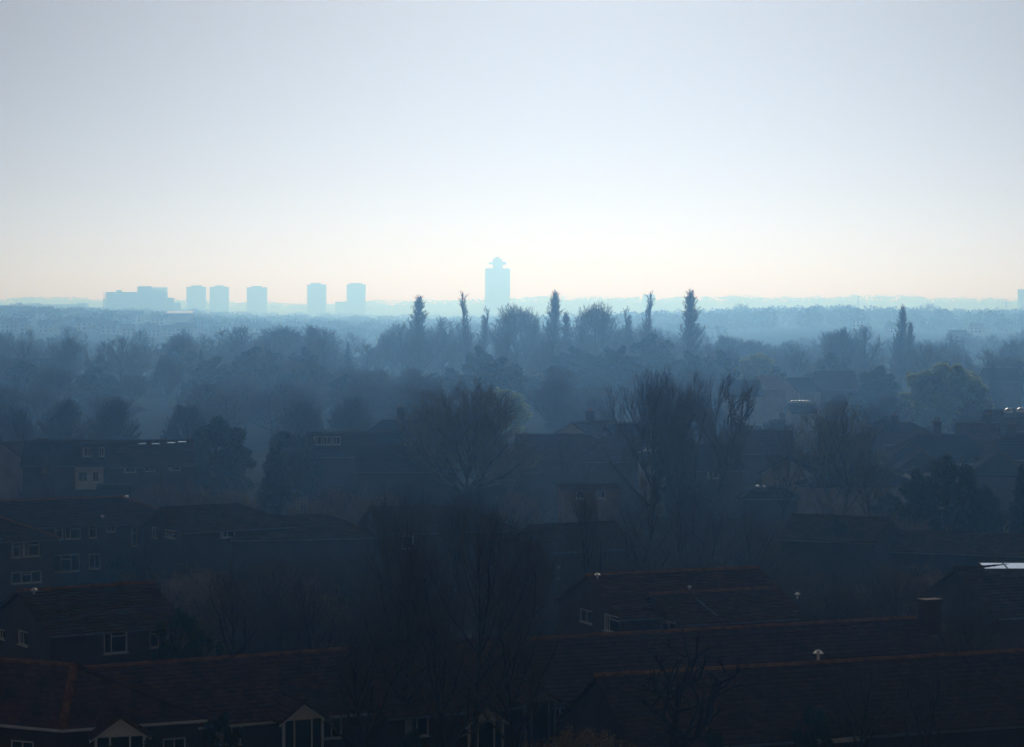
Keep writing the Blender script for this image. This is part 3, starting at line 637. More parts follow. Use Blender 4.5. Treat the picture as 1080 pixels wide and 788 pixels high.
def seg_mesh(name, S, mt, k=3):
    if not S: return None
    P = np.array([s[0][:] for s in S]); Q = np.array([s[1][:] for s in S]); r0 = np.array([s[2] for s in S]); r1 = np.array([s[3] for s in S])
    D = Q - P; D /= np.linalg.norm(D, axis=1)[:, None] + 1e-9
    ref = np.where(np.abs(D[:, 2:3]) < .9, np.array([[0, 0, 1.]]), np.array([[1., 0, 0]]))
    A = np.cross(D, ref); A /= np.linalg.norm(A, axis=1)[:, None] + 1e-9; B = np.cross(D, A); n = len(S)
    V = np.zeros((n, 2 * k, 3))
    for i in range(k):
        t = 2 * math.pi * i / k; o = A * math.cos(t) + B * math.sin(t)
        V[:, i] = P + o * r0[:, None]; V[:, k + i] = Q + o * r1[:, None]
    base = (np.arange(n) * 2 * k)[:, None]
    Fq = np.concatenate([base + np.array([[i, (i + 1) % k, k + (i + 1) % k, k + i]]) for i in range(k)])
    return np_mesh(name, V.reshape(-1, 3), Fq, mt)
def leaf_mesh(name, P, size, mt, rg, droop=0, aspect=.6):
    n = len(P); N = rg.normal(size=(n, 3)); N /= np.linalg.norm(N, axis=1)[:, None]; T = rg.normal(size=(n, 3)); T[:, 2] -= droop
    T -= N * (T * N).sum(1)[:, None]; T /= np.linalg.norm(T, axis=1)[:, None]; B = np.cross(N, T)
    s = size * rg.uniform(.6, 1.3, (n, 1)); w = s * aspect
    V = np.stack([P - T * s, P + B * w, P + T * s, P - B * w], 1).reshape(-1, 3)
    return np_mesh(name, V, np.arange(n * 4).reshape(-1, 4), mt)

PROTO = {}
def proto_bare(key, mats=('bark', 'twig'), split=1, **kw):
    S = bare(**kw); big = [s for s in S if s[4] <= split]; small = [s for s in S if s[4] > split]
    H = float(np.quantile([s[1].z for s in S], .9985)); rr = sorted(math.hypot(s[1].x, s[1].y) for s in S); Rm = rr[int(len(rr) * .97)]
    PROTO[key] = (seg_mesh('trunk', big, M[mats[0]], 6), seg_mesh('crown', small, M[mats[1]], 3), H, Rm, len(S))
def proto_leafy(key, H, Rm, cb, profile, clumps, per, size, mt, seed, crad=.8, droop=0, shell=.5, aspect=.6):
    rg = np.random.default_rng(seed); r2 = random.Random(seed); inside = env(profile, H, cb, Rm, .13, r2); C = []
    while len(C) < clumps:
        p = Vector((r2.uniform(-Rm, Rm) * 1.2, r2.uniform(-Rm, Rm) * 1.2, r2.uniform(cb, H)))
        if inside(p, .93) and (not inside(p, shell) or r2.random() < .25): C.append(p)
    P = []
    for c in C:
        cr = crad * r2.uniform(.5, 1.2); g = rg.normal(size=(per, 3)); g /= np.linalg.norm(g, axis=1)[:, None]; g *= cr * rg.uniform(.35, 1, (per, 1)) ** .6; g[:, 2] *= .75
        if droop: g[:, 2] -= droop * np.abs(rg.normal(size=per))
        P.append(np.array(c[:]) + g)
    P = np.concatenate(P); S = [(Vector((0, 0, -.3)), Vector((0, 0, H * .85)), .03 * H * .8, .02, 0)]
    for c in C[::3]: S.append((Vector((0, 0, max(cb * .5, c.z * .7))), c, .05, .02, 1))
    PROTO[key] = (seg_mesh('trunk', S, M['bark'], 6), leaf_mesh('crown', P, size, M[mt], rg, droop), max(P[:, 2]), np.quantile(np.hypot(P[:, 0], P[:, 1]), .97), len(P))
def proto_conifer(key, H, Rm, mt, seed, whorls=26, nb=9):
    rg = np.random.default_rng(seed); r2 = random.Random(seed); P = []; S = [(Vector((0, 0, -.3)), Vector((0, 0, H * .98)), .022 * H, .015, 0)]
    for i in range(whorls):
        t = i / (whorls - 1); z = H * (.08 + .9 * t); R_ = Rm * (1 - t) ** .85 * r2.uniform(.8, 1.12) + .15
        for j in range(nb):
            a = j * 6.283 / nb + r2.uniform(-.4, .4) + i; L = R_ * r2.uniform(.7, 1.1); n = int(14 + 70 * L / Rm)
            u = rg.uniform(.1, 1, n); sp = .16 * L * (1 - u * .5) + .06
            x = u * L + rg.normal(size=n) * .05; side = rg.normal(size=n) * sp; zz = z - u ** 1.5 * L * .32 + np.maximum(0, u - .8) * L * .3 + rg.normal(size=n) * .07 - np.abs(rg.normal(size=n)) * .10
            P.append(np.stack([x * math.cos(a) - side * math.sin(a), x * math.sin(a) + side * math.cos(a), zz], 1))
            S.append((Vector((0, 0, z)), Vector((L * .8 * math.cos(a), L * .8 * math.sin(a), z - L * .2)), .03, .01, 1))
    P = np.concatenate(P)
    PROTO[key] = (seg_mesh('trunk', S, M['bark'], 6), leaf_mesh('crown', P, .17, M[mt], rg, .4, .45), max(P[:, 2]), Rm, len(P))

# near kinds
proto_bare('broom', ('bark', 'twig_olive'), seed=11, H=14, trunk=1.8, Rm=5.8, profile='round', limbs=26, top_f=.55, ang=(4, 56), r0=.25, twig=.018, trop=(.05, .045, .10, .14, .14), lump=.06, kang=(14, 36), cb=-1.5, space=(.5, .34, .28), lens=(.32, .42, .65), fall=.4)
proto_bare('tall', ('bark', 'twig'), seed=12, H=15, trunk=2.2, Rm=5.2, profile='vase', limbs=18, top_f=.68, ang=(5, 44), r0=.24, twig=.017, trop=(.05, .07, .2, .26, .22), lump=.16, kang=(16, 38), cb=1.5, space=(.66, .46, .36), lens=(.34, .45, .65))
proto_bare('tallb', ('bark', 'twig'), seed=32, H=15, trunk=2.2, Rm=5.2, profile='vase', limbs=18, top_f=.68, ang=(5, 44), r0=.23, twig=.017, trop=(.05, .07, .2, .26, .22), lump=.18, kang=(16, 38), stems=2, cb=1.5, space=(.66, .46, .36), lens=(.34, .45, .65))
proto_bare('vase', ('bark', 'twig_olive'), seed=13, H=12, trunk=1.2, Rm=4.4, profile='vase', limbs=22, top_f=.62, ang=(5, 40), r0=.24, twig=.017, trop=(.05, .06, .14, .18, .16), lump=.13, kang=(14, 36), stems=4, cb=.5, space=(.7, .5, .38), lens=(.34, .42, .7))
proto_bare('spread', ('bark', 'twig'), seed=14, H=13, trunk=3.2, Rm=4.8, profile='round', limbs=20, top_f=.75, ang=(8, 58), r0=.24, twig=.015, trop=(.05, .07, .11, .14, .1), lump=.13, kang=(22, 50), cb=1.8, space=(.66, .5, .4), lens=(.42, .42, .6))
proto_bare('spreadb', ('bark', 'twig_red'), seed=15, H=13, trunk=2.4, Rm=4.6, profile='tall', limbs=20, ang=(10, 50), r0=.22, twig=.013, trop=(.05, .10, .15, .2, .16), lump=.14, kang=(18, 44), stems=2, cb=1.5, space=(.64, .48, .38), lens=(.38, .42, .6))
proto_bare('slim', ('bark', 'twig'), seed=16, H=11, trunk=2.2, Rm=2.9, profile='tall', limbs=14, ang=(10, 46), r0=.16, twig=.011, trop=(.05, .12, .16, .2, .16), lump=.2, cb=1.5, space=(.5, .34, .26), lens=(.40, .42, .5))
proto_bare('scrub', ('bark', 'twig'), seed=17, H=5, trunk=.2, Rm=2.9, profile='dome', limbs=20, ang=(8, 60), r0=.09, twig=.009, stems=5, trop=(.05, .06, .1, .12, .1), seg=(.6, .5, .35, .3, .3), lump=.16, cb=.1, space=(.3, .24, .2), lens=(.42, .42, .4))
proto_bare('scrubtan', ('bark_grey', 'twig_tan'), seed=18, H=5.5, trunk=.2, Rm=3.2, profile='dome', limbs=22, ang=(8, 62), r0=.09, twig=.011, stems=5, trop=(.05, .06, .1, .12, .1), seg=(.6, .5, .35, .3, .3), lump=.14, cb=.1, space=(.3, .24, .2), lens=(.42, .42, .4))
# middle distance
proto_bare('dome', ('bark', 'twig_red'), seed=19, H=10, trunk=1.4, Rm=4.2, profile='dome', limbs=46, top_f=.7, ang=(4, 70), r0=.24, twig=.026, trop=(.05, .06, .12, .2, .2), lump=.05, cb=1, space=(.42, .32, .26), lens=(.36, .42, .36), kang=(14, 36))
proto_bare('round', ('bark', 'twig'), seed=20, H=16, trunk=3, Rm=6.6, profile='round', limbs=20, ang=(10, 64), r0=.36, twig=.034, trop=(.05, .04, .08, .10, .08), lump=.14, seg=(1.1, .9, .6, .5, .5), cb=1.5, space=(.6, .42, .34), lens=(.40, .42, .6))
proto_bare('roundb', ('bark', 'twig'), seed=21, H=17, trunk=3, Rm=6.6, profile='vase', top_f=.7, limbs=20, ang=(6, 54), r0=.36, twig=.034, trop=(.05, .05, .09, .12, .1), lump=.18, seg=(1.1, .9, .6, .5, .5), cb=2, space=(.6, .42, .34), lens=(.38, .42, .6))
proto_bare('poplar', ('bark', 'twig'), seed=22, H=26, trunk=1.5, Rm=2.3, profile='poplar', taper=.7, limbs=180, ang=(7, 23), r0=.32, twig=.03, trop=(.02, .10, .16, .2, .2), wob=(.02, .06, .08, .1, .1), lump=.10, seg=(1.1, .8, .6, .5, .5), kang=(7, 20), bias=.9, cb=.5, space=(.6, .5, .42), lens=(.3, .45, .3), limb_len=3.3)
proto_bare('poplarb', ('bark', 'twig'), seed=23, H=25, trunk=1.5, Rm=2.7, profile='poplar', taper=.7, limbs=170, ang=(7, 23), r0=.3, twig=.03, trop=(.02, .10, .16, .2, .2), wob=(.02, .06, .08, .1, .1), lump=.2, seg=(1.1, .8, .6, .5, .5), kang=(7, 20), bias=.9, cb=.5, space=(.6, .5, .42), lens=(.3, .45, .3), limb_len=3.3, stems=2)
proto_leafy('evergreen', 9, 3.9, .6, 'dome', 95, 260, .17, 'leaf_dark', 31, 1.0)
proto_leafy('evergreenb', 9, 4.2, .8, 'round', 70, 330, .17, 'leaf_dark', 32, 1.1)
proto_leafy('evergreenfar', 15, 5.5, 1, 'dome', 90, 220, .34, 'leaf_blue', 33, 1.6)
proto_leafy('willow', 11, 6.6, 1.0, 'dome', 120, 210, .3, 'leaf_yellow', 34, 1.0, droop=.9)
proto_leafy('budding', 9, 4.2, 1.0, 'round', 110, 120, .2, 'leaf_yellow', 35, 1.0, droop=.2)
proto_leafy('ivyshrub', 4.2, 2.4, .1, 'dome', 70, 200, .09, 'leaf_ivy', 36, .6)
proto_conifer('conifer', 11, 3.0, 'leaf_blue', 41)
proto_conifer('coniferfar', 15, 3.6, 'leaf_blue', 42, 22, 8)

KIND = {}
for k in PROTO:
    KIND[k] = ('scrub_bush', 'bush') if k.startswith('scrub') else ('ivy_shrub', 'shrub') if k == 'ivyshrub' else ('poplar_tree', 'poplar') if k.startswith('poplar') else \
        ('conifer_tree', 'conifer') if k.startswith('conifer') else ('evergreen_tree', 'evergreen tree') if k.startswith('evergreen') else ('willow_tree', 'willow') if k in ('willow', 'budding') else ('bare_tree', 'tree')
TR = random.Random(5)
def tree(key, px, d, top, wpx, label, group=None, rot=None, parts=True):
    """tree of a kind standing d metres away under column px, its top at row `top`, crown about wpx wide"""
    tm, cm, Hh, Rr, _ = PROTO[key]; x = at(px, d); g = gz(x, d)
    sz = (zof(top, d) - g) / Hh; sx = wpx / F * d / 2 / Rr
    name, cat = KIND[key]
    r = empty(name, (x, d, g), TR.uniform(0, 6.283) if rot is None else rot); r.scale = (sx, sx, sz)
    tag(r, label, cat, group)
    for me, nm in ((tm, 'trunk'), (cm, 'crown')):
        o = bpy.data.objects.new(nm, me); COL.objects.link(o); o.parent = r
    return r

# ------------------------------------------------------------------ planting
GF = 'dark bare trees in the foreground'
tree('spread', 498, 116, 524, 180, 'large dark bare tree at the bottom centre, its trunk forking above the white porch', GF)
tree('spread', 424, 119, 560, 130, 'dark bare tree left of the large one at the bottom centre, slim straight trunk', GF)
tree('spreadb', 425, 158, 508, 120, 'reddish brown bare crown rising left behind the large dark central tree', GF)
tree('spreadb', 500, 168, 515, 120, 'reddish bare tree directly behind the large dark central tree', GF)
tree('spread', 545, 150, 565, 95, 'thin dark bare tree between the central tree and the broad brown tiled house', GF)
tree('slim', 245, 138, 590, 95, 'bare garden tree right of the house with one bright white window', GF)
tree('slim', 330, 140, 600, 90, 'bare garden tree midway between the left house and the large central tree', GF)
tree('spread', 290, 150, 585, 110, 'twiggy grey bare tree in the scrub below the garden fence at left', GF)
tree('slim', 622, 163, 500, 68, 'dark forked bare tree just behind the left end of the broad brown tiled house', GF)
tree('slim', 676, 170, 495, 78, 'upright dark bare tree behind the middle of the broad brown tiled house', GF)
tree('spreadb', 735, 182, 512, 90, 'dense twiggy tree behind the right half of the broad brown tiled house', GF)
tree('slim', 800, 178, 530, 70, 'thin bare tree left of the dark clad gable building', GF)
tree('spread', 945, 150, 600, 110, 'twiggy bare tree in the scrub above the square chimney', GF)
tree('spread', 1030, 122, 640, 150, 'dark bare tree at the lower right corner', GF)
tree('slim', 905, 112, 690, 80, 'spindly bare tree before the bungalow with the white vent', GF)
tree('slim', 975, 111, 700, 80, 'spindly bare tree near the lower right window', GF)
tree('slim', 470, 109, 640, 110, 'slender bare tree left of the white porch at the bottom centre', GF)
tree('slim', 548, 110, 625, 110, 'slender bare tree right of the white porch at the bottom centre', GF)
tree('slim', 385, 110, 650, 110, 'slender bare tree before the dark bungalow at the bottom, left of the central trunks', GF)
GM = 'bare trees among the houses'
tree('broom', 490, 250, 401, 142, 'big broom shaped bare tree left of centre with olive tinted twigs', GM)
tree('tall', 690, 236, 387, 114, 'left one of the twin tall bare trees right of centre', GM)
tree('tallb', 744, 240, 391, 122, 'right one of the twin tall bare trees right of centre', GM)
tree('slim', 715, 228, 440, 60, 'low bare tree between the trunks of the twin tall bare trees', GM)
tree('vase', 884, 240, 418, 96, 'vase shaped bare tree with several upright stems on the right', GM)
tree('slim', 826, 235, 440, 46, 'small thin bare tree left of the vase shaped one', GM)
tree('slim', 920, 233, 470, 52, 'small olive bare tree right of the vase shaped one', GM)
tree('spreadb', 3, 262, 424, 60, 'bare tree cut by the left edge before the domed trees', GM)
tree('slim', 52, 240, 470, 40, 'thin bare tree before the dormer house at left', GM)
GD = 'domed brush like trees in a row'
for px, top, w, d, lb in ((68, 420, 66, 335, 'leftmost full domed brush like tree, left of a matching dome'), (120, 419, 62, 335, 'second domed brush like tree from the left, touching its left twin'), (196, 426, 54, 325, 'domed brush like tree above the four rooflights'),
                          (318, 421, 56, 330, 'left dome of the pair above the long white dormer'), (371, 418, 60, 330, 'right dome of the pair above the long white dormer'), (18, 428, 42, 332, 'domed brush like tree half hidden by the left edge tree')):
    tree('dome', px, d, top, w, lb, GD)
GE = 'dark evergreens among the houses'
tree('evergreen', 228, 276, 439, 76, 'broad dark evergreen right of the four rooflights', GE)
tree('conifer', 290, 240, 474, 68, 'dark blue pointed conifer below the long white dormer')
tree('evergreenb', 308, 268, 455, 66, 'rounded dark evergreen behind the pointed blue conifer', GE)
tree('evergreenb', 1003, 214, 481, 78, 'round topped dark evergreen standing above the fence on the right', GE)
tree('evergreen', 968, 216, 494, 50, 'lower dark evergreen joined to the left of the round topped one', GE)
tree('conifer', 1078, 206, 490, 50, 'dark conifer cut by the right edge of the picture')
tree('evergreen', 935, 305, 439, 70, 'low dark evergreen mass left of the tall chimney', GE)
tree('evergreen', 1040, 212, 512, 46, 'small dark evergreen between the round topped one and the right edge', GE)
# shrubs
GT = 'tan leafless thickets'
for px, d, top, w, lb in ((360, 214, 502, 84, 'tan bushy thicket right of the pointed blue conifer'), (325, 212, 515, 60, 'tan thicket at the foot of the pointed blue conifer'), (400, 218, 508, 60, 'tan thicket left of the reddish bare crown'),
                          (165, 226, 498, 60, 'tan thicket below the four rooflights'), (208, 224, 500, 66, 'tan thicket above the small gable house'), (245, 226, 505, 50, 'tan thicket before the broad dark evergreen'),
                          (960, 196, 535, 60, 'olive tan thicket behind the low roof on the right'), (925, 200, 525, 50, 'olive tan thicket right of the dark clad gable'),
                          (545, 222, 505, 60, 'tan thicket left of the pinkish brick block'), (880, 214, 512, 60, 'olive thicket at the foot of the vase shaped tree')):
    tree('scrubtan', px, d, top, w, lb, GT)
def copies(key, n, xr, dr, hr, wr, label, group, seed):
    r = random.Random(seed)
    for i in range(n):
        d = r.uniform(*dr); px = r.uniform(*xr); h = r.uniform(*hr); w = r.uniform(*wr)
        tree(key, px, d, YH + (H0 - h) * F / d, w * F / d, label, group)
copies('scrub', 34, (150, 420), (139, 180), (3, 5.6), (4, 7), 'bare scrub bush in the dark thicket between the left houses and the central tree', 'scrub of the left thicket', 1)
copies('scrub', 22, (430, 600), (138, 190), (3, 6.0), (4, 7), 'bare scrub bush in the dark thicket around the large central tree', 'scrub of the central thicket', 2)
copies('scrub', 34, (820, 1080), (139, 176), (3, 5.4), (4, 7), 'bare scrub bush in the dark thicket above the square chimney', 'scrub of the right thicket', 3)
copies('scrub', 26, (590, 840), (156, 200), (3, 6.6), (4, 7), 'bare scrub bush behind the broad brown tiled house', 'scrub behind the tiled house', 4)
copies('scrub', 16, (820, 1080), (103, 111), (1.6, 3), (3, 5), 'bare scrub bush before the bungalow at the lower right', 'scrub at the lower right', 5)
copies('scrub', 18, (170, 560), (100, 109), (1.5, 3.2), (2.6, 5), 'bare scrub bush before the bungalows at the bottom', 'scrub along the bottom edge', 6)
copies('scrub', 22, (0, 560), (208, 245), (3, 5), (4, 7), 'bare garden bush behind the row of brick houses', 'garden bushes behind the brick row', 7)
copies('slim', 16, (440, 1080), (255, 330), (5, 8.5), (4, 7), 'hazy bare garden tree between the middle distance houses', 'hazy garden trees', 8)
copies('dome', 26, (330, 1080), (236, 300), (3, 5.6), (4.5, 8), 'rounded leafless garden tree between the middle distance roofs', 'rounded garden trees', 10)
copies('evergreen', 10, (330, 1080), (236, 300), (2.5, 4.5), (3, 5), 'small dark garden evergreen between the middle distance roofs', 'small garden evergreens', 11)
copies('scrub', 24, (560, 1080), (205, 280), (3, 5), (4, 7), 'bare garden bush among the middle distance roofs', 'garden bushes of the middle distance', 9)
copies('scrubtan', 14, (150, 420), (138, 175), (3, 5.2), (4, 6.5), 'tan twiggy bush among the darker scrub between the left houses and the central tree', 'tan bushes of the left thicket', 41)  # lighter tan colour stands in for sun on the scrub twigs
copies('scrubtan', 12, (830, 1075), (138, 172), (3, 5), (4, 6.5), 'tan twiggy bush among the darker scrub above the square chimney', 'tan bushes of the right thicket', 42)  # tan again in place of sunlit twigs
copies('ivyshrub', 12, (150, 420), (137, 170), (2, 3.6), (2.5, 4.5), 'dull green shrub low in the left thicket', 'green shrubs of the left thicket', 43)
GI = 'green ivy clad shrubs'
for px, d, top, w, lb in ((186, 131, 640, 62, 'ivy green shrub before the right windows of the left house'), (215, 128, 664, 56, 'low ivy green shrub above the long brown bungalow roof'), (128, 193, 588, 44, 'ivy clad shrub against the wide hipped house'),
                          (235, 108, 752, 60, 'green shrub below the long brown bungalow'), (300, 150, 640, 50, 'dull green shrub deep in the left thicket'), (440, 107, 770, 60, 'green shrub at the bottom left of the central trunks'),
                          (755, 108, 768, 46, 'dark green shrub right of the gnarled tree'), (860, 110, 742, 60, 'dark shrub beside the lower right window'), (165, 109, 772, 40, 'green shrub right of the white porch'), (885, 190, 545, 0.1 + 40, 'dark shrub behind the dark clad gable'),
                          (118, 107, 783, 22, 'small potted green bush in front of the white porch')):
    tree('ivyshrub', px, d, top, w, lb, GI)
# gnarled pollard at the bottom right of centre
def gnarled():
    rg = random.Random(77); S = []
    def limb(p, d, L, r, lv):
        n = max(3, int(L / .28))
        for i in range(n):
            d = (d + Vector((rg.gauss(0, .30), rg.gauss(0, .22), rg.gauss(0, .24) + .07))).normalized(); q = p + d * (L / n); rb = r * .965
            S.append((p, q, r, rb, lv)); p, r = q, rb
            if lv < 3 and i > 0 and rg.random() < (.30, .36, .36)[lv]:
                s = Vector((rg.choice((-1, 1)) * rg.uniform(.5, 1), rg.gauss(0, .5), rg.uniform(.1, .8))).normalized()
                limb(p, (d * .4 + s).normalized(), L * rg.uniform(.4, .7), r * rg.uniform(.5, .75), lv + 1)
        if lv >= 1:                                       # pollard knuckle with a few short shoots
            for k in range(5 if lv > 1 else 7):
                dd = (d + Vector((rg.gauss(0, .6), rg.gauss(0, .6), rg.gauss(.3, .5)))).normalized(); S.append((p, p + dd * rg.uniform(.2, .6), .02, .008, 4))
            S.append((p, p + d * .12, r * 1.5, r * .8, lv))
    limb(Vector((0, 0, -.2)), Vector((-.05, 0, 1)), 2.6, .21, 0)
    top = S[-1][1]
    for a in (-1.0, -.45, .1, .6, 1.05):
        limb(Vector((a * .12, 0, rg.uniform(1.6, 2.3))), Vector((a, rg.gauss(0, .4), .75)).normalized(), rg.uniform(2.2, 3.1), .125, 1)
    H = max(s[1].z for s in S); d = 108.0; x = at(718, d)
    r = empty('gnarled_tree', (x, d, 0)); tag(r, 'leafless gnarled pollard tree with thick crooked limbs before the brick gable', 'tree')
    k = zof(668, d) / H; r.scale = (k * .95, k * .95, k)
    for me, nm in ((seg_mesh('trunk', [s for s in S if s[4] == 0], M['bark_grey'], 8), 'trunk'), (seg_mesh('limbs', [s for s in S if 0 < s[4]], M['bark'], 7), 'limbs')):
        o = bpy.data.objects.new(nm, me); COL.objects.link(o); o.parent = r
gnarled()
def dry_shrub():
    rg = random.Random(3); S = []; P = []
    for i in range(420):
        a, rr = rg.uniform(0, 6.28), rg.uniform(0, 1) ** .5; p = Vector((math.cos(a) * rr * 2.1, math.sin(a) * rr * 1.0, 0)); h = (2.9 - 1.0 * rr * rr) * rg.uniform(.75, 1.05)
        q = p + Vector((rg.gauss(0, .12), rg.gauss(0, .12), h)); m = p.lerp(q, .5) + Vector((rg.gauss(0, .05), rg.gauss(0, .05), 0)); S += [(p, m, .012, .01, 0), (m, q, .01, .006, 0)]
        for k in range(14): P.append((q - (q - m) * rg.uniform(0, .55) + Vector((rg.gauss(0, .06), rg.gauss(0, .06), rg.gauss(0, .05))))[:])
    d = 104.0; r = empty('dry_shrub', (at(606, d), d, 0)); tag(r, 'straw coloured dry shrub with seed heads at the bottom edge below the brick gable', 'shrub')
    k = zof(766, d) / 2.95; r.scale = (k, k, k)
    for me, nm in ((seg_mesh('stems', S, M['twig_tan'], 4), 'stems'), (leaf_mesh('seed_heads', np.array(P), .05, M['dry'], np.random.default_rng(4)), 'seed_heads')):
        o = bpy.data.objects.new(nm, me); COL.objects.link(o); o.parent = r
dry_shrub()

# ------------------------------------------------------------------ the blue tree belt
GP = 'tall poplars above the tree belt'
for key, px, top, w, d, lb in (('poplar', 442, 312, 30, 690, 'leftmost tall poplar in the belt, rising from a spreading bare tree'), ('poplarb', 500, 308, 36, 690, 'forked poplar just left of the far tower'), ('poplar', 584, 307, 28, 690, 'poplar right of the far tower, its tip narrow'),
                               ('poplar', 597, 329, 22, 685, 'short poplar touching the right of a taller narrow one'), ('poplarb', 674, 308, 36, 690, 'broad double tipped poplar beside a low pale tower'), ('poplar', 729, 306, 30, 640, 'solitary tallest poplar right of centre'),
                               ('poplar', 951, 322, 21, 640, 'poplar on the right standing over bare crowns'), ('poplar', 960, 340, 18, 636, 'shorter poplar leaning on its right hand twin')):
    tree(key, px, d * 1.04, top, w * 1.05, lb, GP)
GB = 'hazy bare trees of the belt'
for key, px, top, w, d, lb in (('round', 466, 334, 44, 680, 'spreading bare tree at the right foot of the leftmost poplar'), ('round', 425, 340, 44, 680, 'spreading bare tree at the left foot of the leftmost poplar'), ('roundb', 546, 321, 50, 670, 'broad bare crown before the foot of the far tower'),
                               ('roundb', 627, 319, 46, 665, 'broad bare crown midway between two poplars right of the tower'), ('round', 252, 344, 70, 640, 'largest rounded bare crown left of centre'), ('roundb', 301, 343, 50, 660, 'bare crown right of the largest rounded one'), ('roundb', 335, 343, 48, 660, 'bare crown with flat top at left of centre'),
                               ('roundb', 74, 355, 30, 560, 'bare tree standing alone above the far left woodland'), ('roundb', 190, 352, 40, 640, 'thin crown left of the largest rounded bare crown'), ('round', 146, 363, 48, 620, 'low bare crown at left in the belt'), ('round', 385, 362, 60, 650, 'low rounded bare crown left of the poplars'),
                               ('roundb', 886, 345, 36, 600, 'left of two bare crowns before the right hand poplar'), ('round', 913, 342, 42, 600, 'right of two bare crowns before the right hand poplar'), ('round', 978, 361, 66, 560, 'rounded dark bare crown right of the right hand poplar'),
                               ('roundb', 768, 353, 36, 700, 'small bare crown right of the solitary poplar'), ('roundb', 790, 358, 30, 700, 'bare crown among low trees right of the solitary poplar'), ('round', 838, 362, 60, 640, 'wide low bare crown between the solitary poplar and the right crowns'),
                               ('roundb', 1066, 376, 44, 560, 'bare crown near the right edge beyond the willow'), ('round', 705, 356, 50, 650, 'bare crown between the double poplar and the solitary one')):
    tree(key, px, d * 1.04, top, w * 1.22, lb, GB)
tree('willow', 1000, 430, 383, 112, 'yellow green willow on the right in front of the belt')
tree('budding', 530, 400, 409, 52, 'yellowish budding tree behind the right of the broom shaped tree')
tree('budding', 798, 560, 372, 46, 'faint yellow green tree beside the far right houses')
tree('coniferfar', 212, 590, 369, 30, 'dark pointed conifer left of the largest rounded bare crown')
tree('evergreenfar', 690, 600, 352, 62, 'dark evergreen at the foot of the double tipped poplar', 'dark evergreens of the belt')
tree('evergreenfar', 640, 560, 366, 44, 'dark evergreen below the broad crown between two poplars', 'dark evergreens of the belt')
tree('evergreenfar', 880, 560, 371, 52, 'dark evergreen below the two bare crowns on the right', 'dark evergreens of the belt')
tree('evergreenfar', 36, 520, 384, 56, 'dark evergreen mass at the far left of the belt', 'dark evergreens of the belt')
tree('evergreenfar', 100, 520, 388, 56, 'dark evergreen right of the far left mass', 'dark evergreens of the belt')
tree('coniferfar', 367, 620, 361, 26, 'small dark conifer left of the poplars')
tree('evergreenfar', 225, 540, 376, 66, 'dark evergreen below the largest rounded bare crown', 'dark evergreens of the belt')
tree('evergreenfar', 330, 520, 380, 60, 'dark evergreen left of centre low in the belt', 'dark evergreens of the belt')
tree('coniferfar', 1048, 500, 384, 26, 'dark narrow conifer right of the willow')
tree('evergreenfar', 925, 480, 386, 56, 'dark evergreen left of the willow', 'dark evergreens of the belt')
copies('round', 30, (-20, 420), (580, 900), (11, 15.5), (9, 15), 'hazy bare tree in the left half of the blue tree belt', 'left belt trees', 21)
copies('round', 34, (400, 760), (580, 900), (11, 17), (9, 15), 'hazy bare tree in the middle of the blue tree belt below the poplars', 'middle belt trees', 22)
copies('round', 28, (740, 1110), (560, 900), (9, 14), (9, 15), 'hazy bare tree in the right half of the blue tree belt', 'right belt trees', 23)
copies('evergreenfar', 22, (-20, 760), (460, 640), (8, 13.5), (8, 14), 'hazy dark evergreen low in the blue tree belt left of the far right houses', 'low evergreens of the left and middle belt', 24)
copies('evergreenfar', 8, (760, 1110), (500, 700), (7, 11), (8, 13), 'hazy dark evergreen low in the blue tree belt on the right', 'low evergreens of the right belt', 25)
copies('roundb', 26, (-20, 760), (400, 560), (7, 11), (8, 13), 'hazy bare tree at the near edge of the blue tree belt', 'near edge belt trees', 26)
copies('round', 22, (210, 440), (390, 540), (7, 10), (9, 14), 'hazy bare tree on the near edge of the belt left of the broom shaped tree', 'near belt trees left of centre', 31)
copies('dome', 22, (380, 1100), (320, 440), (5, 8), (6, 9), 'hazy bare bush like tree behind the middle distance roofs', 'bush like trees behind the roofs', 27)
copies('evergreen', 10, (400, 1090), (310, 450), (4, 6.5), (5, 8), 'small hazy evergreen behind the middle distance roofs', 'small evergreens behind the roofs', 28)
copies('round', 14, (-20, 760), (850, 1250), (8, 12), (10, 16), 'pale hazy tree on the flat ground beyond the tree belt', 'pale trees beyond the belt', 29)
copies('round', 12, (740, 1110), (850, 1300), (8, 11), (10, 16), 'pale hazy tree beyond the belt on the right', 'pale trees beyond the right belt', 30)

# ------------------------------------------------------------------ far ground: hillside houses, distant woods, towers
def small_house_mesh():
    m = MB(); L, hs, ze, zr = 5.2, 3.6, 5.0, 8.2
    m.box((-L, -hs, -2), (L, hs, ze), 0)
    for s in (-1, 1): m.face([(-L - .3, s * (hs + .3), ze - .2), (L + .3, s * (hs + .3), ze - .2), (L + .3, 0, zr), (-L - .3, 0, zr)], 1)
    for s in (-1, 1): m.face([(s * L, -hs, ze), (s * L, hs, ze), (s * L, 0, zr - .2)], 0)
    m.box((L * .4, -.4, zr - .8), (L * .4 + .9, .4, zr + 1.0), 0)
    for s in (-3.2, 0, 3.2):
        for z in (1.0, 3.4): m.box((s - .6, -hs - .05, z), (s + .6, -hs + .01, z + 1.2), 2)
    return m
SH = [small_house_mesh().build('hillside_house', [M[w], M[r_], M['glass']]) for w, r_ in (('render_wall', 'tile_grey'), ('brick_pale', 'tile_red'), ('render_wall', 'tile_red'))]
r = random.Random(9); first = True; n = 0
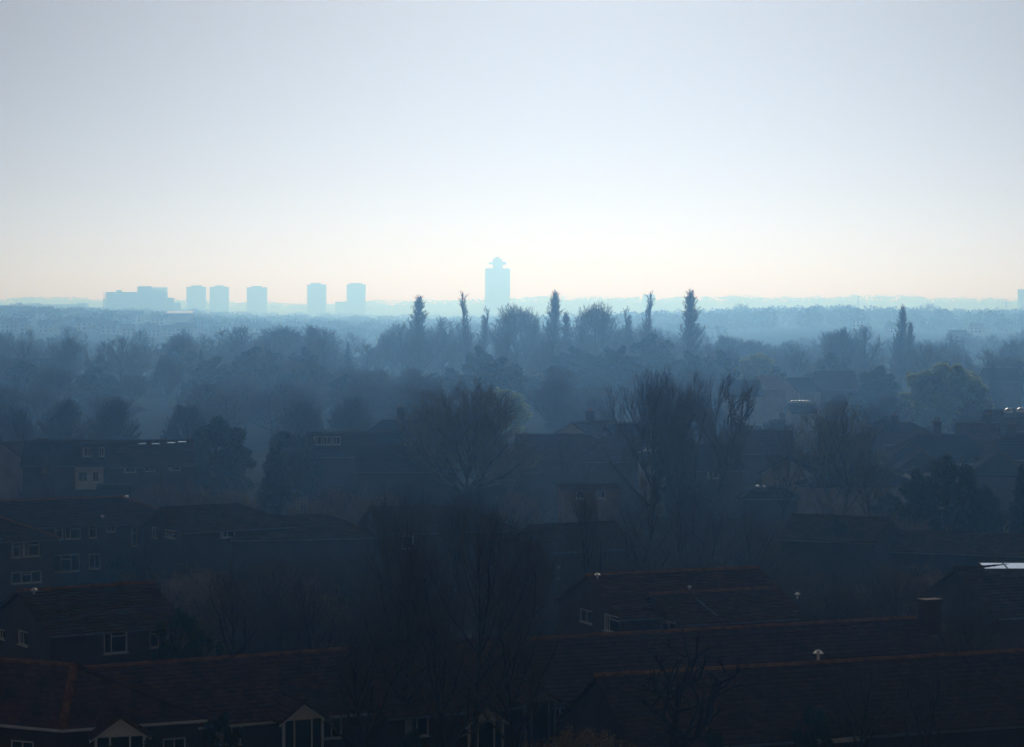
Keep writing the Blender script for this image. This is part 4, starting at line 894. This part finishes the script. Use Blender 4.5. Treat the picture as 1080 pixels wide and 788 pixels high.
for i in range(64):
    d = r.uniform(1350, 2050); px = r.uniform(-10, 330); x = at(px, d)
    o = SH[i % 3] if i < 3 else SH[i % 3].copy()
    if i >= 3: COL.objects.link(o)
    o.location = (x, d, gz(x, d)); o.rotation_euler = (0, 0, r.uniform(-.5, .5)); s = r.uniform(.75, 1.05); o.scale = (s, s, s)
    tag(o, ('pale rendered slate roofed house on the hazy left hillside', 'pinkish brick house on the hazy left hillside', 'pale rendered red roofed house on the hazy left hillside')[i % 3], 'house', 'houses on the left hillside')
for i, (px, d) in enumerate(((942, 1500), (1030, 1600), (905, 1700), (1010, 1250))):
    o = SH[2].copy(); COL.objects.link(o); x = at(px, d); o.location = (x, d, gz(x, d) + 2); o.rotation_euler = (0, 0, r.uniform(-.4, .4)); tag(o, 'pale house in a gap of the hazy right hand woods', 'house', 'houses in the right woods')

hx = at(190, 1700)
o = MB(); o.box((-9, -6, -3), (9, 6, 5)); hall = o.build('long_hall', M['render_wall']); hall.location = (hx, 1700, gz(hx, 1700) + 4); tag(hall, 'long hall with a gleaming flat roof on the hazy hillside', 'hall')
o = MB(); T = Matrix.Rotation(math.radians(7), 4, 'X'); o.box((-9.3, -6, 5.9), (9.3, 6, 6.1), 0, T); o.build('roof', M['shine'], hall)  # roof made a tilted mirror for its bright glint

def wood(name, pts, per, size, label, hh, rr, seed):
    """a far wood that reads as one mass"""
    rg = np.random.default_rng(seed); P = []
    for (x, y) in pts:
        h = hh * rg.uniform(.7, 1.25); w = rr * rg.uniform(.7, 1.3); g = rg.normal(size=(per, 3)); g /= np.linalg.norm(g, axis=1)[:, None]; g *= rg.uniform(.4, 1, (per, 1)) ** .5
        P.append(np.array((x, y, gz(x, y) + h * .52)) + g * np.array((w, w, h * .5)))
    me = leaf_mesh(name, np.concatenate(P), size, M['wood_far'], rg, 0, .7); o = bpy.data.objects.new(name, me); COL.objects.link(o)
    tag(o, label, 'woodland', None, 'stuff')
def scatter(n, xr, dr, seed):
    r = random.Random(seed); out = []
    for i in range(n):
        d = dr[0] + (dr[1] - dr[0]) * r.random() ** .8; out.append((at(r.uniform(*xr), d), d))
    return out
wood('hillside_wood', scatter(300, (-20, 440), (1400, 2500), 1), 190, 1.0, 'trees covering the hazy left hillside', 7, 7, 51)
wood('ridge_wood', scatter(330, (640, 1110), (1700, 2700), 2), 220, 1.1, 'pale blue woods on the low ridge at right', 14.5, 9, 52)
wood('plain_wood', scatter(260, (300, 780), (1500, 2800), 3), 190, 1.0, 'pale woods on the plain before the towers', 9, 8, 53)
wood('horizon_wood', scatter(420, (-40, 1120), (5200, 6700), 6), 60, 3.0, 'tree lines on the faint far ridge', 15, 24, 56)
wood('distant_wood', scatter(300, (-40, 1120), (2400, 4000), 4), 150, 1.5, 'faintest woods near the horizon', 8, 11, 54)
GS = 'trees breaking the skyline on the right ridge'
for key, px, top, w, d, lb in (('round', 780, 320, 40, 1500, 'rounded tree breaking the skyline left on the right hand ridge'), ('roundb', 882, 325, 24, 1400, 'pointed tree group in the middle of the right hand ridge'), ('coniferfar', 864, 328, 12, 1400, 'small conifer on the right hand ridge'),
                               ('round', 980, 320, 40, 1400, 'highest rounded tree on the right hand ridge'), ('round', 925, 328, 24, 1450, 'small round tree on the right hand ridge'), ('coniferfar', 991, 323, 10, 1390, 'narrow conifer beside the highest tree of the ridge'), ('round', 1052, 333, 26, 1400, 'tree at the right end of the ridge'),
                               ('round', 800, 329, 34, 1450, 'low tree next to the leftmost skyline tree of the ridge'), ('round', 20, 319, 34, 1500, 'tree on the skyline at the far left hill'), ('round', 205, 325, 26, 1700, 'dark round tree at the right foot of the hilltop blocks')):
    tree(key, px, d * 1.35, top, w, lb, GS)

def tower(px0, px1, top, d, label, name='tower_block', plant=None, group=None, wings=(), style='slab'):
    d = d * 1.45; x0, x1 = at(px0, d), at(px1, d); w = (x1 - x0); x = (x0 + x1) / 2; g = gz(x, d); hgt = zof(top, d) - g
    root = empty(name, (x, d, g)); tag(root, label, 'tower block' if name == 'tower_block' else 'building', group)
    dp = min(w, 22) / 2; m = MB(); m.box((-w / 2, -dp, -3), (w / 2, dp, hgt)); m.build('wall', M['concrete'], root)
    b = MB(); n = max(2, int(hgt / 3))
    for i in range(n):
        z = 1.2 + i * hgt / n
        b.box((-w / 2 + .8, -dp - .12, z), (-.8 if w > 14 else w / 2 - .8, -dp + .05, z + 1.3))
        if w > 14: b.box((.8, -dp - .12, z), (w / 2 - .8, -dp + .05, z + 1.3))
        b.box((w / 2 - .05, -dp + 1, z), (w / 2 + .12, dp - 1, z + 1.3)); b.box((-w / 2 - .12, -dp + 1, z), (-w / 2 + .05, dp - 1, z + 1.3))
    wb = b.build('window_band', M['concrete_dark'], root); wb['kind'] = 'stuff'
    for (a, c, t0, t1) in (plant or ()):
        p = MB(); p.box((at(a, d) - x, -dp * .7, zof(t0, d) - g), (at(c, d) - x, dp * .7, zof(t1, d) - g + .01)); p.build('roof_plant', M['concrete'], root)
    for (a, c, t) in wings:
        p = MB(); p.box((at(a, d) - x, -dp * .8, -3), (at(c, d) - x, dp * .8, zof(t, d) - g)); p.build('wing', M['concrete'], root)
    return root
GTW = 'tower blocks on the left skyline'
tower(197.5, 217, 302.5, 2900, 'left one of the pair of equal tower blocks on the skyline', plant=[(202, 213, 303, 301)], group=GTW)
tower(222, 241, 302.5, 2900, 'right one of the pair of equal tower blocks on the skyline', plant=[(227, 236, 303, 301)], group=GTW)
tower(261, 281.5, 303, 2950, 'tower block alone between the equal pair and the taller ones', plant=[(266, 276, 304, 301.5)], group=GTW)
tower(324.5, 344, 300, 3000, 'slightly taller tower block left of the one with a low wing', plant=[(328, 339, 301, 298.5)], group=GTW)
tower(366, 385.5, 300, 3050, 'tower block with a low wing at its left, nearest the poplars', plant=[(369, 382, 301, 298.5)], wings=[(354, 365.9, 318)], group=GTW)
tower(511.5, 538, 283, 3300, 'single tall tower with a stepped crown behind the poplars', plant=[(519.5, 530.5, 284, 279.2), (515.5, 534, 279.2, 276.2), (519.5, 530, 276.2, 273), (522, 527, 273, 271)])
tower(678, 690.5, 310.5, 3300, 'faint short tower just right of the double tipped poplar')
tower(1074.5, 1090, 305, 2700, 'faint tower cut by the right edge of the picture')
tower(159, 176, 303, 2900, 'faint tower peeping from behind the stepped hilltop building')
tower(113, 176, 308, 2250, 'stepped hilltop building with a square roof plant room', 'hilltop_building', plant=[(146, 160, 308.5, 302), (160, 172, 308.5, 306), (124, 128, 309, 306)], wings=[(176.1, 183, 314), (183.1, 190, 319)])
tower(28, 92, 321, 2200, 'long low hilltop building left of the stepped one', 'hilltop_building', plant=[(30, 42, 321.5, 319.5), (83, 92, 321.5, 319.5)], wings=[(92.1, 112, 324)])
tower(215, 235, 330, 2000, 'low hilltop block right of the dark round tree', 'hilltop_building')
tower(252, 290, 332, 2000, 'long low roofline right of the low hilltop block', 'hilltop_building', plant=[(256, 262, 332.5, 329)])
tower(288, 310, 332, 2050, 'low pale building below the gap between two towers', 'hilltop_building')
def mast(px, top, d, label, name, cat, arm=0):
    x = at(px, d); g = gz(x, d); h = zof(top, d) - g; root = empty(name, (x, d, g)); tag(root, label, cat); m = MB()
    for sx, sy in ((-1, -1), (1, -1), (1, 1), (-1, 1)): m.tube((sx * 1.2, sy * 1.2, -2), (sx * .25, sy * .25, h), .16, .1, 4)
    n = int(h / 4)
    for i in range(n):
        a, b = 1.2 - .95 * i / n, 1.2 - .95 * (i + 1) / n; z0, z1 = h * i / n, h * (i + 1) / n
        m.tube((-a, -a, z0), (b, -b, z1), .07, .07, 4); m.tube((a, -a, z0), (-b, -b, z1), .07, .07, 4)
    m.build('lattice_mast', M['steel'], root)
    if arm:
        c = MB()
        for f in ((.72, .86, 1) if arm > 0 else (1,)): c.tube((-abs(arm), 0, h * f), (abs(arm), 0, h * f), .3, .3, 4)
        c.build('cross_arm', M['steel'], root)
mast(1061, 316, 2700, 'faint lattice pylon near the right edge', 'pylon', 'pylon', 4)
mast(905, 312, 2300, 'faint thin lattice mast above the right hand ridge', 'lattice_mast_tower', 'mast')
mast(110, 308, 2200, 'thin lattice mast left of the stepped hilltop building', 'lattice_mast_tower', 'mast')
# ------------------------------------------------------------------ air
def haze():
    m = MB(); m.box((-6600, -460, -1.2), (6600, 9060, 121))
    me = bpy.data.meshes.new('haze'); me.from_pydata(m.v, [], m.f); me.update()
    mt = bpy.data.materials.new('haze_air'); mt.use_nodes = True; nt = mt.node_tree; nt.nodes.clear()
    out = nt.nodes.new('ShaderNodeOutputMaterial'); v = nt.nodes.new('ShaderNodeVolumePrincipled')
    v.inputs['Color'].default_value = (*HAZE_COL, 1); v.inputs['Absorption Color'].default_value = (1, 1, 1, 1)
    v.inputs['Density'].default_value = HAZE_D; v.inputs['Anisotropy'].default_value = HAZE_G
    v.inputs['Density Attribute'].default_value = ''
    nt.links.new(v.outputs[0], out.inputs['Volume']); me.materials.append(mt)
    ob = bpy.data.objects.new('haze', me); COL.objects.link(ob); ob['kind'] = 'stuff'; ob['label'] = 'blue morning haze lying over the suburb'; ob['category'] = 'haze'
HAZE_COL, HAZE_D, HAZE_G = (.26, .60, 1.12), 6.8e-4, .78
haze()
# shade blocker added out of view: a cloud shape darkening the near gardens
def added_shade_cloud():
    rg = random.Random(12); alt = 650.0; shift = alt / math.tan(SUN_EL)
    import bmesh
    bm = bmesh.new()
    for i in range(70):
        x = rg.uniform(-330, 330); y = shift + rg.uniform(-230, SHADE_CLOUD_Y) - 25 * (abs(x) / 330) ** 2; r = rg.uniform(34, 62)
        mtx = Matrix.Translation((x + shift * math.tan(SUN_AZ), y, alt + rg.uniform(-12, 18))) @ Matrix.Diagonal((r * 1.25, r, r * .42, 1))
        bmesh.ops.create_icosphere(bm, subdivisions=3, radius=1, matrix=mtx)
    for v in bm.verts:
        p = v.co; n = math.sin(p.x * .09 + p.z * .13) * math.sin(p.y * .11 + 1.3) * math.sin(p.z * .17 + p.x * .05)
        p.z += 5 * n; p.x += 4 * n; p.y += 4 * math.sin(p.x * .07 + p.y * .05)
    me = bpy.data.meshes.new('added_shade_cloud'); bm.to_mesh(me); bm.free(); me.polygons.foreach_set('use_smooth', [True] * len(me.polygons))
    m = bpy.data.materials.new('shade_cloud_veil'); m.use_nodes = True; nt = m.node_tree; nt.nodes.clear()
    o = nt.nodes.new('ShaderNodeOutputMaterial'); mx = nt.nodes.new('ShaderNodeMixShader'); t = nt.nodes.new('ShaderNodeBsdfTransparent'); d = nt.nodes.new('ShaderNodeBsdfTranslucent')
    d.inputs['Color'].default_value = (.9, .9, .9, 1); mx.inputs[0].default_value = SHADE_CLOUD_T
    nt.links.new(t.outputs[0], mx.inputs[1]); nt.links.new(d.outputs[0], mx.inputs[2]); nt.links.new(mx.outputs[0], o.inputs['Surface']); me.materials.append(m)
    ob = bpy.data.objects.new('added_shade_cloud', me); COL.objects.link(ob); ob['kind'] = 'structure'
SHADE_CLOUD_Y, SHADE_CLOUD_T = 110.0, .16
added_shade_cloud()
# ------------------------------------------------------------------ light, sky, camera
w = bpy.data.worlds.new('World'); SC.world = w; w.use_nodes = True; nt = w.node_tree
bg = nt.nodes['Background']; sky = nt.nodes.new('ShaderNodeTexSky'); sky.sky_type = 'NISHITA'; sky.sun_disc = False
sky.sun_elevation = SUN_EL; sky.sun_rotation = SUN_AZ; sky.dust_density = 1.0; sky.air_density = 0.5; sky.ozone_density = 2.4
hs = nt.nodes.new('ShaderNodeHueSaturation'); hs.inputs['Saturation'].default_value = .12      # a sky veiled by thin high cloud
nt.links.new(sky.outputs[0], hs.inputs['Color']); mu = nt.nodes.new('ShaderNodeMix'); mu.data_type = 'RGBA'; mu.blend_type = 'MULTIPLY'; mu.inputs[0].default_value = 1; mu.inputs[7].default_value = (1, .94, .845, 1)
nt.links.new(hs.outputs[0], mu.inputs[6]); nt.links.new(mu.outputs[2], bg.inputs['Color']); bg.inputs['Strength'].default_value = .075
sd = bpy.data.lights.new('sun', 'SUN'); sd.energy = 5.0; sd.angle = math.radians(.5); sd.color = (1, .985, .955)
so = bpy.data.objects.new('sun', sd); COL.objects.link(so)
L = Vector((math.sin(SUN_AZ) * math.cos(SUN_EL), math.cos(SUN_AZ) * math.cos(SUN_EL), math.sin(SUN_EL)))
so.rotation_euler = L.to_track_quat('Z', 'Y').to_euler()
so.location = (0, 0, 200)
cd = bpy.data.cameras.new('camera'); cam = bpy.data.objects.new('camera', cd); COL.objects.link(cam)
cam.location = EYE; cam.rotation_euler = (math.pi / 2 - PITCH, 0, 0)
cd.sensor_fit = 'HORIZONTAL'; cd.sensor_width = 36; cd.lens = F / 1080 * 36; cd.clip_start = .5; cd.clip_end = 20000
SC.camera = cam
vs = SC.view_settings; vs.view_transform = 'Standard'; vs.look = 'None'; vs.exposure = -1.97; vs.gamma = 1; vs.use_curve_mapping = False
vs.use_white_balance = True; vs.white_balance_temperature = 6350; vs.white_balance_tint = 12
cy = SC.cycles; cy.max_bounces = 6; cy.diffuse_bounces = 2; cy.glossy_bounces = 2; cy.transmission_bounces = 2; cy.volume_bounces = 2; cy.transparent_max_bounces = 24
cy.use_denoising = True; cy.use_adaptive_sampling = False; cy.denoising_prefilter = 'ACCURATE'; cy.denoising_quality = 'HIGH'; cy.caustics_reflective = False; cy.caustics_refractive = False; cy.sample_clamp_indirect = 6
